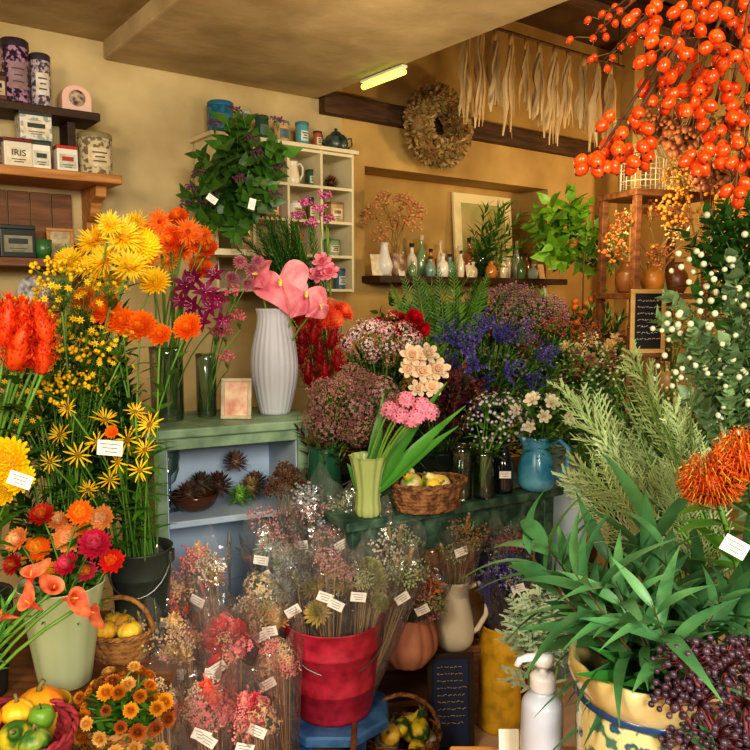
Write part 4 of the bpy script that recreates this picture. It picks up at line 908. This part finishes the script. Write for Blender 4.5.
bunch('white_blossom','small white blossom spray','flower','white blossom sprays',q,P(585,385,3.3),(.2,.08,.16),14,[spray(16,'e8ecd8','d0dcb0',.09,'star',31,.8)],(.07,.09),leaves=4)
bunch('burgundy_flower','small burgundy seed head spray','flower','burgundy seed heads',q,P(570,360,3.25),(.2,.08,.14),10,[spray(16,'8a3a3c','a8584c',.09,'blob',34,.8)],(.07,.09),leaves=4)
q=bkt(1.0,3.62,'dark zinc bucket of silver green leaves')
fbunch('leafy_sprig','soft grey green leafy cutting','foliage','grey green stems',q,P(600,400,3.4),(.27,.12,.26),28,'round','7c9870','64845a',L=.24)  # generic grey green leaves, species name made up
fbunch('leafy_cutting','bright green leafy cutting','foliage','bright green stems',q,P(635,425,3.4),(.27,.12,.2),24,'ovate','64903c','4a782a',L=.22)
fbunch('leafy_cutting','fine leaved dark green cutting','foliage','fine dark greenery',q,P(600,330,3.6),(.28,.1,.14),22,'lance','3c682c','2a5222',L=.26)
bunch('rose','cream spray rose stem','flower','cream spray roses',q,P(600,352,3.4),(.16,.06,.07),10,[rose('f0e0b8','e8d0a0')],(.03,.04),leaves=4)
fbunch('dark_sprig','dark green leafy cutting','foliage','dark greenery',V((.3,3.1,.66)),P(440,440,2.95),(.45,.1,.18),40,'lance','284a22','1c3616',brad=.2,cmin=-.3,L=.24)  # generic dark greenery behind the flowers
fbunch('dark_sprig','dark green leafy cutting','foliage','dark greenery by the wall',RR(2.7,2.7,.63),P(480,312,3.6),(.6,.08,.15),34,'ovate','3a6228','2a4c1e',brad=.1,cmin=0,L=.24)
# =================== BOUQUETS in cellophane
def bouquet(label,base,top,Rr,heads,n,size,wrap=CELLO,sm=None,group=None,tags=1,fb=.5,ext=1.1):
    base=V(base);top=V(top);ax=(top-base);L=ax.length;rt=T('wrapped_bouquet' if wrap else 'dried_bouquet',label,'bouquet',base,0,group)
    Q=align(ax,0);mb=MB()
    for i in range(n):
        a=i*2.4;rr_=math.sqrt((i+.5)/n);hh=1.0+.32*(1-rr_)*Rr/L*3-.30*rr_*R_.uniform(0,1)*Rr/L*4
        h=ax*hh+Q.to_3x3()@V((math.cos(a)*rr_*Rr*.82,math.sin(a)*rr_*Rr*.82,R_.uniform(-.02,.02)))
        mb.tube([V((math.cos(a)*.012,math.sin(a)*.012,0)),h*.5,h],.0018,sm or DSTEM,4)
        f=(h-ax*.5).normalized()+V((R_.uniform(-.3,.3),-fb,R_.uniform(-.2,.3)))
        A(rt,'bloom',heads[i%len(heads)],TR(h)@align(f)@SC(R_.uniform(*size)))
    A(rt,'stems',mb.mesh('stems'))
    if wrap:
        mb=MB();vs=[];fs=[];nn=26;K=12;sd=R_.uniform(0,99);H=L+Rr*ext
        pk1=R_.uniform(.6,2.5)
        for k in range(K+1):
            t=k/K
            for j in range(nn):
                a=2*pi*(j+.5*(k%2))/nn;w=noise.noise(V((math.cos(a)*2+sd,math.sin(a)*2,t*4)));r=(.018+Rr*1.28*t**1.05)*(1+.16*w*t+.07*math.cos(a*6+sd)*t+R_.uniform(-.03,.03));z=H*t
                if t>.6: z+=(t-.6)/.4*(.06*math.cos(a-pk1)+.05*noise.noise(V((math.cos(a)*3+sd,math.sin(a)*3,5)))+.03*math.cos(a*5+sd))
                vs.append(Q@V((r*math.cos(a),r*math.sin(a),z)))
        for k in range(K):
            for j in range(nn):
                q=(j+1)%nn;a0,b0,c0,d0=k*nn+j,k*nn+q,(k+1)*nn+q,(k+1)*nn+j
                if k%2: fs+=[(a0,b0,c0),(a0,c0,d0)]
                else: fs+=[(a0,b0,d0),(b0,c0,d0)]
        mb.add(vs,fs,wrap);A(rt,'cellophane_wrap',mb.mesh('wrap',False))
    for k in range(tags): tag(rt,top+V((R_.uniform(-.5,.5)*Rr,-Rr*1.3-.01,R_.uniform(-.9,.2)*Rr)),.045,R_.uniform(-.3,.3),R_.uniform(-.6,.6))
    return rt
crt=T('crate','low wooden slatted crate holding wrapped bouquets','crate',V((-.36,1.9,0)))
for z in (.05,.14,.23):
    for y in (-.2,.2): AB(crt,'slat',0,y,z,.62,.015,.07,mwood)
    for x in (-.3,.3): AB(crt,'slat',x,0,z,.015,.4,.07,mwood)
AB(crt,'bottom',0,0,.008,.6,.4,.015,mwood,0)
roseP=pom(70,'d84860','e87880',0,-.2,.8);starP=cluster(40,'f0a0a8','e87888',.22,5,0.)
dryP=spray(20,'f09098','f4b4b0',.12,'dry',41,.8);beig=spray(20,'ecc898','f4e0bc',.12,'dry',42,.8)
cox=pom(90,'e04048','ec6060',0,-.3,.8);whit=spray(20,'f0e4d0','e8d8c4',.11,'dry',43,.8);oran=spray(16,'f07c30','f8a050',.12,'dry',44,.8);purp=spray(20,'a84a60','c87080',.1,'dry',45,.8);coral=spray(20,'ec6450','f48c78',.12,'dry',55,.8)
straw=pom(70,'e0b878','ecd0a0',1,-.3,.8);crm=cluster(36,'ecdcb8','e0c490',.24,4,0.);grnd=spray(16,'98a860','b8c080',.1,'dry',56,.8);corp=plume('e8604c','f48870',9);crp=plume('f0d8b0','e8c48c',10);pnk=plume('f09090','f4b0a8',12);whr=wheat('e8a090','d88878');whs=wheat('e8d0a0','d4b880')
GB='pink wrapped bouquets in the crate'
for (bx,by,u,v,d,r,hs,n,sz,wr,lab) in [
 (-.52,2.0,162,602,2.1,.06,[pnk,beig,coral,whr],16,(.035,.055),CELLOP,'coral pink dried bouquet in cellophane'),
 (-.43,2.05,204,582,2.2,.062,[dryP,crp,whit,whr],16,(.04,.06),CELLO,'rose and cream dried bouquet in cellophane'),
 (-.29,2.04,264,606,2.14,.062,[crm,whit,straw,grnd],17,(.035,.052),CELLO,'cream everlasting bouquet in cellophane'),
 (-.56,1.9,140,648,1.98,.045,[beig,whs,grnd],12,(.035,.055),CELLO,'slim straw dried bouquet in cellophane'),
 (-.48,1.9,182,650,1.96,.055,[beig,dryP,crp],14,(.035,.05),CELLO,'pale straw pink dried bouquet in cellophane'),
 (-.37,1.92,226,640,1.98,.062,[cox,roseP,starP,beig],17,(.028,.045),CELLOP,'coral pink rose bouquet in cellophane'),
 (-.24,1.95,276,662,2.02,.052,[dryP,crm,whr],14,(.03,.045),CELLOP,'soft pink cream bouquet in cellophane'),
 (-.52,1.8,158,705,1.78,.05,[beig,whit,pnk],13,(.03,.045),CELLO,'blush and cream dried bouquet in cellophane'),
 (-.40,1.8,206,708,1.78,.055,[corp,whit,starP],15,(.03,.045),CELLOP,'coral and white dried bouquet in cellophane'),
 (-.28,1.82,252,716,1.82,.055,[roseP,dryP,pnk,crm],15,(.028,.042),CELLOP,'rose red dried bouquet in cellophane')]:
    bouquet(lab,V((bx,by,.03)),P(u,v,d),r,hs,n,sz,wr,group=GB,tags=1+(n%2),ext=1.3)
sp=onz(333,711,.262);sm_=mat('blue_stool_paint','1f4f86','4a7aae',rough=.6,scale=16,bump=.2,detail=7)
stl=T('stool','round blue painted wooden stool','stool',V((sp.x,sp.y+.03,0)))
mb=MB();mb.lathe([(0,.225),(.17,.225),(.18,.232),(.18,.254),(.173,.26),(0,.26)],sm_,8,M=ROT(pi/8,'Z'));A(stl,'seat',mb.mesh('seat',False))
for i in range(4): AB(stl,'leg',.11*math.cos(pi/4+i*pi/2),.11*math.sin(pi/4+i*pi/2),.113,.045,.045,.226,sm_)
redb=V((sp.x,sp.y+.03,.2605));bucket(redb,.148,.29,mat('red_enamel','8a1428','c0304a',rough=.5,scale=26,bump=.15,detail=10,lo=.3,hi=.7),'worn raspberry red bucket of wrapped dried bouquets')
thi=pom(80,'c8b068','a8a058',1,-.3,.9);art=pom(70,'a8a868','909a58',0,-.3,.9);lav=spray(18,'98a4ac','b8c0c4',.1,'dry',46,.8);pinkd=spray(18,'c8848e','dcb0b0',.1,'dry',47,.8);gd=spray(18,'98a878','b4c098',.1,'dry',48,.8);sil=pom(60,'b0b8b0','c8ccc0',1,-.3,.9);whg=wheat('a8b088','8c9870');whl=wheat('a0a8b0','888098')
for (dx,dy,u,v,d,r,hs,n,sz,lab) in [
 (-.07,.04,276,548,2.3,.072,[pinkd,whl,sil],17,(.045,.065),'silver and pink dried bouquet in cellophane'),
 (-.02,.07,312,525,2.4,.078,[lav,whg,pinkd],19,(.05,.07),'grey green dried bouquet in cellophane'),
 (.03,.07,352,526,2.4,.078,[gd,crm,whl,lav],19,(.045,.065),'pale sage dried bouquet in cellophane'),
 (.08,.04,392,550,2.32,.068,[whs,gd,whit],17,(.045,.065),'straw and white dried bouquet in cellophane'),
 (-.06,-.04,292,586,2.18,.062,[lav,sil,whg],16,(.038,.055),'blue grey thistle bouquet in cellophane'),
 (-.0,-.06,330,576,2.14,.068,[pinkd,thi,whl],17,(.036,.052),'dusky pink thistle bouquet in cellophane'),
 (.06,-.05,368,582,2.16,.066,[thi,art,gd,crm],18,(.034,.046),'golden thistle dried bouquet in cellophane'),
 (.1,0,400,580,2.24,.048,[whs,gd],14,(.05,.065),'wheat and sage bouquet in cellophane')]:
    bouquet(lab,redb+V((dx,dy,.02)),P(u,v,d),r,hs,n,sz,CELLO,group='wrapped bouquets in the red bucket',tags=1+(n%2),ext=1.15)
bouquet('dark brown dried pod stems standing unwrapped',redb+V((-.07,.08,.02)),P(288,492,2.48),.05,[spray(14,'5a3a28','7a5038',.1,'dry',49,.7)],14,(.045,.065),wrap=None,tags=0)
wt=T('low_table','low rustic brown wooden table','table',V((.09,2.62,0)),.12)
AB(wt,'top',.04,0,.285,.46,.34,.028,mwood,.004)
AB(wt,'rail',.04,-.15,.245,.42,.015,.05,mwood);AB(wt,'lower_shelf',.04,.0,.09,.42,.3,.02,mwood)
for x in (-.16,.24):
    for y in (-.14,.14): AB(wt,'leg',x,y,.135,.04,.04,.271,mwood)
ZW=.2995
pp=onz(408,662,ZW);tp=mat('terracotta_pink','b07058','c08870',rough=.7,scale=10)
vase('flower_pot','terracotta pumpkin shaped pot on the low table','pot',pp,smooth([(.06,0),(.095,.05),(.098,.1),(.08,.15),(.07,.165)],4),tp,fn=lambda r,z,a:r*(.93+.07*abs(math.sin(a*6))),n=96)
bouquet('orange and pink dried bouquet in cellophane',pp+V((.01,0,.02)),P(421,594,pp.y-.02),.055,[pinkd,grnd,oran],16,(.035,.05),tags=1)
bouquet('golden wheat dried bouquet in cellophane',pp+V((-.02,.02,.02)),P(404,566,pp.y+.05),.055,[wheat('e0c088','d0ac70')],16,(.06,.08),tags=1)
jw=onz(453,646,ZW);wj=mat('ivory_enamel','e8e0cc','d4ccb8',rough=.35,scale=5)
pitcher('pitcher','tall ivory enamel jug on the low table',jw,.07,.24,wj,math.radians(175))
bouquet('brown and sage dried bouquet in cellophane',jw+V((0,0,.06)),P(460,540,jw.y-.02),.065,[gd,spray(14,'a87848','c09860',.1,'dry',50,.8),whs],18,(.04,.06),tags=1,ext=1.5)
rt=frame('sign_board','dark slate blue board with gold lettering',V((.252,2.33,.0)),.08,.155,.33,mat('slate_frame','2a2018'),mat('slate_blue','1c2a50','24345e'),lean=.12,t=.012)
mb=MB()
for k in range(9):
    x=-.045;z=.285-k*.023
    while x<.04:
        w=R_.uniform(.006,.016);mb.tube([(x+w*j/3,-.004,z+R_.uniform(-.003,.003)) for j in range(4)],.0015,mat('gold_ink','e0b850'),3);x+=w+.004
A(rt,'lettering',mb.mesh('gold'))
g0=V((.085,2.2,.0));basket(g0,.115,.1,.15,bwick,'brown handled basket full of gourds',True)
gi=0
for (x,y,z,r,c1,c2) in [(-.06,-.03,.1,.04,'c8c0a8','a8b088'),(.03,-.05,.1,.04,'5a7a30','e8c838'),(.06,.02,.1,.038,'f0e8d0','d8d0b0'),(0,.04,.11,.04,'e8d048','f0e070'),(-.05,.04,.11,.036,'7a9a48','c8c870'),(.01,0,.15,.036,'f0d840','2f5a28'),(.05,-.03,.145,.034,'2f5a28','d8c030'),(-.03,-.02,.15,.034,'e8b030','f0d060')]:
    gourd(g0+V((x,y,z)),r,c1,c2,['grey green squash in the handled basket','yellow and green gourd in handled basket','cream white gourd in handled basket'][gi%3],'pumpkin' if gi%3 else 'pear',tilt=.8);gi+=1
yc=onz(499,724,0);ym=mat('yellow_enamel','d8a828','8c681c',rough=.5,scale=20,lo=.45,hi=.8,detail=8)
rt=T('milk_can','tall worn yellow metal can on the floor','can',yc,-.3);mb=MB()
mb.lathe(vprof([(.076,0),(.08,.01),(.076,.02),(.074,.16),(.077,.17),(.074,.18),(.074,.28),(.077,.29),(.066,.34),(.064,.36),(.07,.37)],.004),ym,32);A(rt,'body',mb.mesh('body'))
mb=MB();mb.tube([(-.07,0,.3),(-.1,0,.29),(-.105,0,.2),(-.07,0,.15)],.006,ym,6);A(rt,'handle',mb.mesh('handle'))
bouquet('violet statice bouquet in blue cellophane',yc+V((0,0,.2)),P(504,580,yc.y-.02),.062,[spray(16,'4a3a9a','6a58c0',.12,'dry',52,.8),lav],16,(.045,.06),CELLOB,tags=1)
bouquet('dusky dried bouquet in clear cellophane',yc+V((0.02,.02,.2)),P(500,548,yc.y+.06),.06,[purp,lav,whl],16,(.045,.06),CELLO,tags=1)
rcn=onz(531,705,0);bucket(rcn,.062,.25,mat('red_can','a01c20','b83030',rough=.4),'small red metal can on the floor')
dmv=V((.375,1.62,0));vase('vase','tall grey floor vase of blue grey foliage','vase',dmv,smooth([(.06,0),(.08,.15),(.06,.4),(.035,.52),(.04,.56)],3),mat('grey_cer','9cb0bc'))
fbunch('dusty_miller_sprig','pale blue grey lobed leaf cutting','foliage','blue grey foliage',dmv+V((0,0,.2)),P(548,612,1.58),(.075,.05,.075),15,'lobed','a0c0c8','b8d4dc',brad=.015,cmin=-.2,L=.13,wide=1.2)
# =================== RIGHT FOREGROUND
tb=T('display_table','wooden table carrying the painted planter','table',V((.62,.93,0)))
AB(tb,'top',0,0,.7,.98,.62,.035,oak,.005)
for x in (-.45,.45):
    for y in (-.27,.27): AB(tb,'leg',x,y,.341,.05,.05,.682,oak)
ZP=.7185
pc=V((.405,1.05,ZP))
def planter():
    m=bpy.data.materials.new('painted_majolica');m.use_nodes=True;nt=m.node_tree;N=nt.nodes;L=nt.links;b=N['Principled BSDF'];b.inputs['Roughness'].default_value=.18;b.inputs['Coat Weight'].default_value=.5
    tc=N.new('ShaderNodeTexCoord');vo=N.new('ShaderNodeTexVoronoi');vo.inputs['Scale'].default_value=30
    nz=N.new('ShaderNodeTexNoise');nz.inputs['Scale'].default_value=40;ad=N.new('ShaderNodeVectorMath');ad.operation='MULTIPLY_ADD';ad.inputs[1].default_value=(.03,.03,.03)
    L.new(tc.outputs['Object'],nz.inputs['Vector']);L.new(nz.outputs['Color'],ad.inputs[0]);L.new(tc.outputs['Object'],ad.inputs[2]);L.new(ad.outputs['Vector'],vo.inputs['Vector'])
    cr=N.new('ShaderNodeValToRGB');e=cr.color_ramp
    e.elements[0].position=0;e.elements[0].color=hx('c89a38');e.elements[1].position=.2;e.elements[1].color=hx('d8b850')
    for p,cl in ((.27,'3a6a58'),(.36,'24406a'),(.44,'d4c896'),(.66,'ccbe88'),(.74,'3f7060')):
        q=e.elements.new(p);q.color=hx(cl)
    L.new(vo.outputs['Distance'],cr.inputs['Fac']);L.new(cr.outputs['Color'],b.inputs['Base Color'])
    yel=mat('majolica_cream','ccbe90','bca868',rough=.2,coat=.5,scale=14,detail=8)
    rt=T('planter','painted cream yellow and blue green ceramic planter','planter',pc)
    mb=MB();mb.lathe([(r*.86,z) for r,z in smooth([(.0,0),(.085,0),(.1,.03),(.12,.1),(.122,.17),(.116,.2)],3)],m,48);A(rt,'body',mb.mesh('body'))
    mb=MB();mb.lathe([(r*.86,z) for r,z in smooth([(.116,.2),(.13,.22),(.138,.245),(.134,.256),(.124,.25),(.114,.215),(.108,.12),(.07,.03),(0,.02)],3)],yel,48,fn=lambda r,z,a:r*(1+.02*math.cos(a*12)*(z>.21)));A(rt,'rim',mb.mesh('rim'))
    mb=MB();mb.lathe([(.106,.196),(.11,.2),(.106,.206)],mat('maj_blue','24406a',rough=.2),48);A(rt,'painted_band',mb.mesh('band'))
planter()
pbx=V((.268,1.14,ZP));rt=T('pump_bottle','white plastic pump dispenser bottle','bottle',pbx,math.radians(190))
pw=mat('white_plastic','b8c0d0','acb4c8',rough=.3);ph_=mat('pump_white','d0d0d8',rough=.35);BZ=SC((1.15,1.15,.93))
mb=MB();mb.lathe(smooth([(0,0),(.027,0),(.029,.006),(.029,.125),(.026,.15),(.014,.165),(.014,.175)],3),pw,28,M=BZ);A(rt,'body',mb.mesh('body'))
mb=MB();mb.lathe([(.017,.17),(.018,.172),(.018,.192),(.017,.195),(.011,.2),(.005,.2),(.005,.215)],ph_,20,M=BZ);A(rt,'collar',mb.mesh('collar'))
mb=MB();mb.lathe([(0,.212),(.012,.212),(.015,.218),(.015,.23),(.01,.235),(0,.235)],ph_,20,M=BZ);mb.tube([(0,0,.226),(.022,0,.228),(.034,0,.225),(.039,0,.215)],[.008,.007,.0055,.0045],ph_,8,M=BZ);A(rt,'pump_head',mb.mesh('pump'))
rt=T('card_holder','small white card standing on the table','card',V((.228,1.2,ZP)));mb=MB();mb.box(0,0,.028,.034,.002,.04,PAPER,M=ROT(-.2,'X'));A(rt,'card',mb.mesh('card',False));AB(rt,'base',0,0,.004,.04,.03,.008,WHITE)
po=pc+V((.03,.0,.06))
LG='long narrow leaf branches in the planter'
for (u,v,d) in [(498,565,1.12),(520,548,1.15),(555,545,1.2),(598,530,1.3),(640,525,1.3),(575,570,1.0),(690,540,1.1),(740,560,1.05),(615,565,1.05),(660,598,.95),(770,588,1.1),(720,598,1.0),(650,560,1.15),(780,540,1.3),(700,565,1.25),(640,588,1.0),(545,572,1.2),(600,584,1.1)]:
    frond('leafy_branch','long narrow green leaf branch in the planter','foliage',po+V((R_.uniform(-.03,.03),R_.uniform(-.03,.03),.12)),P(u,v,d),'euca','548a62','386c50',LG,wide=1.0)
for i,(u,v,d,w) in enumerate([(588,672,.96,.055),(600,648,1.0,.055),(632,682,.93,.05),(655,655,.95,.055)]):
    rt=T('ruscus_sprig','broad glossy green leaf over the planter rim','foliage',po+V((0.0,-.02,.14)),0,'broad leaves in the planter');h=P(u,v,d)-po-V((0,-.02,.14))
    mb=MB();mb.leaf(V((0,0,0)),h+V((0,0,.03)),V((0,-.3,1)),h.length*1.05,w,lf('3a7c40','266830'),bend=-.2,seg=8,fold=.3,shape='ovate');A(rt,'blade',mb.mesh('blade'))
for (u,v,d,b) in [(562,378,1.6,(700,520)),(585,405,1.55,(700,540)),(612,362,1.6,(710,520)),(580,445,1.5,(700,550)),(635,350,1.6,(710,500)),(655,385,1.5,(720,540)),(605,475,1.45,(710,560)),(645,430,1.45,(720,560)),(672,405,1.5,(730,560)),(560,470,1.5,(690,560)),(695,430,1.5,(735,560)),(620,410,1.5,(710,560)),(600,440,1.5,(705,560)),(660,460,1.4,(720,580))]:
    bs=P(b[0],b[1]+35,1.35);frond('grevillea_branch','silvery grey green feathery branch','foliage',bs,P(u,v,d),'feather','8fa684','78926e','silvery feathery branches',wide=.85)
prs=V((.60,1.1,ZP));glassjar('glass_vase','tall clear glass vase of proteas',prs,.06,.24)
for (u,v,s) in [(712,486,.05),(748,462,.052)]:
    f=flower('pincushion_protea','orange pincushion protea bloom','flower',prs+V((0,0,.03)),P(u,v,1.12),protea(1),s,(-.4,-.45,.9),'orange pincushion proteas',r=.005,leaves=10,ll=.1)
tag(f,P(735,547,1.0),.038,0,.5)
drk=MB();drk.ball((0,0,0),1,mat('dark_berry','32283c','5a4450',rough=.35,scale=3,var=.4),8,6);drk=drk.mesh('berry')
db=V((.46,.93,ZP));glassjar('glass_vase','clear glass vase of dark berry sprays',db+V((.04,0,0)),.05,.15)
for (u,v,s) in [(690,650,.045),(725,655,.05),(745,690,.05),(700,690,.05),(675,685,.035),(715,725,.05),(740,735,.045),(750,645,.04),(690,730,.04)]:
    c=P(u,v,.93);b0=db+V((.04,0,.02));rt=T('elderberry_spray','dark purple berry cluster on red stalks','berries',b0,0,'dark berry clusters')
    mb=MB();mb.tube([V((0,0,0)),(c-b0)*.6+V((0,0,.02)),c-b0-V((0,0,.02))],.003,mat('red_stalk','8a4048','6a3038'),5);e=c-b0-V((0,0,.02))
    bl=[]
    for d in fib(44,-.35):
        q=e+V((d.x,d.y,d.z*.8))*s*R_.uniform(.65,1.0);bl.append(q);mb.tube([e,e.lerp(q,.6)+V((0,0,.004)),q],.0009,mat('red_stalk','8a4048'),3)
    A(rt,'stalk',mb.mesh('stalk'))
    for q in bl: A(rt,'berry',drk,TR(q)@SC(R_.uniform(.0035,.0055)))
rbm=MB();rbm.lathe([(0,-1)]+[(math.sin(pi*i/8),-math.cos(pi*i/8)) for i in range(1,8)]+[(0,1)],mat('red_berry','d83c10','f46016',rough=.28,scale=2,var=.22),10);rbm.lathe([(0,-1.15),(.18,-1.1),(.22,-.98)],BLACK,6);rbm=rbm.mesh('berry')
def berryspray(org,c,n,s,br_):
    rt=T('berry_branch','twig with clusters of glossy orange red berries','berries',org,0,'orange red berry branches');mb=MB();e=c-org
    mb.tube([V((0,0,0)),e*.5+V((0,0,.05)),e],[.005,.004,.002],TWIG,5);bl=[]
    for i,d in enumerate(fib(n,-1)):
        q=e+V((d.x*1.2,d.y,d.z*.85))*s*R_.uniform(.4,1.05);bl.append((q,d));mb.tube([e.lerp(V((0,0,0)),R_.uniform(0,.12)),e.lerp(q,.6)+V((0,0,.006)),q],.0009,mat('green_stalk','6a6a28','8a5a28'),3)
    A(rt,'twig',mb.mesh('twig'))
    for q,d in bl: A(rt,'berry',rbm,TR(q)@align(V((-d.x,-d.y,.8)))@SC((br_*.92,br_*.92,br_*1.12)))
for (u,v,n,s) in [(672,48,13,.055),(708,78,13,.055),(740,55,11,.05),(656,92,9,.045),(628,132,12,.045),(610,160,9,.035),(724,130,12,.05),(700,162,9,.035),(744,160,7,.035),(645,20,8,.04),(692,14,9,.045),(735,18,9,.05),(745,105,8,.04),(592,165,6,.025),(735,192,4,.025),(640,160,5,.03),(688,102,8,.04)]:
    berryspray(P(770,-60,1.45),P(u,v,1.25+R_.uniform(-.05,.08)),n,s,.0112)
for (u,v) in [(600,20),(588,40),(612,14),(604,60)]:
    berryspray(P(770,-60,1.45),P(u,v,1.6),4,.045,.008)
wbm=MB();wbm.ball((0,0,0),1,mat('snow_berry','d8d8c0','c0c8a0',rough=.4,var=.15),8,6);wbm=wbm.mesh('berry')
for (u,v) in [(680,305),(695,275),(718,255),(735,300),(705,320),(740,350),(688,350),(722,380),(745,400),(695,400),(745,255),(712,290),(730,430),(700,440),(680,375),(725,335),(675,335),(710,355)]:
    tip=P(u,v,1.55);bs=P(770,560,1.6);f=frond('snowberry_branch','snowberry branch with small round leaves','foliage',bs,tip,'round','7a9c7c','62866a','snowberry branches',wide=1.15,L=.26)
    for k in range(6):
        q=tip+V((R_.gauss(0,.035),R_.gauss(0,.02),R_.gauss(0,.04)))-bs;A(f,'berry',wbm,TR(q)@SC(R_.uniform(.005,.0075)))
vase('vase','tall grey stoneware vase of snowberry branches','vase',P(770,720,1.6),smooth([(.07,0),(.1,.1),(.09,.3),(.06,.4)],3),WR)
fbunch('dark_sprig','dark green ruscus cutting by the rack','foliage','dark green stems by the rack',P(790,560,2.2),P(728,250,2.4),(.17,.15,.2),34,'ovate','3f6e30','2a5224',cmin=-.2,L=.22)
fbunch('leafy_sprig','green leafy cutting beside the rack','foliage','green stems by the rack',P(690,700,2.6),P(640,430,2.6),(.35,.15,.2),36,'lance','4c7436','365c2a',cmin=-.2,L=.24)
bunch('white_blossom','small white blossom spray','flower','white blossoms',P(690,700,2.5),P(640,415,2.5),(.25,.1,.14),10,[spray(16,'e8e8d0','c8d8a8',.08,'star',33,.8)],(.06,.08))
# =================== LIGHTS
def area(name,loc,tgt,sx,sy,e,col):
    l=bpy.data.lights.new(name,'AREA');l.shape='RECTANGLE';l.size=sx;l.size_y=sy;l.energy=e;l.color=col
    o=bpy.data.objects.new(name,l);COL.objects.link(o);o.location=loc;o.rotation_euler=(V(tgt)-V(loc)).to_track_quat('-Z','Y').to_euler()
def point(name,loc,e,col,r=.08):
    l=bpy.data.lights.new(name,'POINT');l.energy=e;l.color=col;l.shadow_soft_size=r
    o=bpy.data.objects.new(name,l);COL.objects.link(o);o.location=loc
area('daylight',(.9,-1.5,2.25),(-.1,2.2,.8),1.1,.8,112,(1,.94,.82))
area('daylight_side',(-1.0,-.5,2.2),(-.3,2.2,.8),.6,.6,40,(1,.87,.64))
point('warm_light',RR(2.9,2.1,1.95),17,(1,.74,.42))
point('warm_light',RR(4.1,2.3,2.1),20,(1,.7,.36))
point('warm_light',RR(1.6,2.0,1.9),8,(1,.82,.55),.15)  # unseen point light added so the plaster ceiling glows, no fixture there
w=bpy.data.worlds.new('World');sc.world=w;w.use_nodes=True;w.node_tree.nodes['Background'].inputs['Color'].default_value=(1,.88,.7,1);w.node_tree.nodes['Background'].inputs['Strength'].default_value=.12
cam=bpy.data.cameras.new('Camera');co=bpy.data.objects.new('Camera',cam);COL.objects.link(co);cam.sensor_width=36;cam.lens=36;cam.clip_start=.02
co.location=(0,0,CH);co.rotation_euler=(pi/2-PITCH,0,0);sc.camera=co
sc.view_settings.view_transform='Standard'
try: sc.view_settings.look='Medium High Contrast'
except Exception as ex: print(ex)
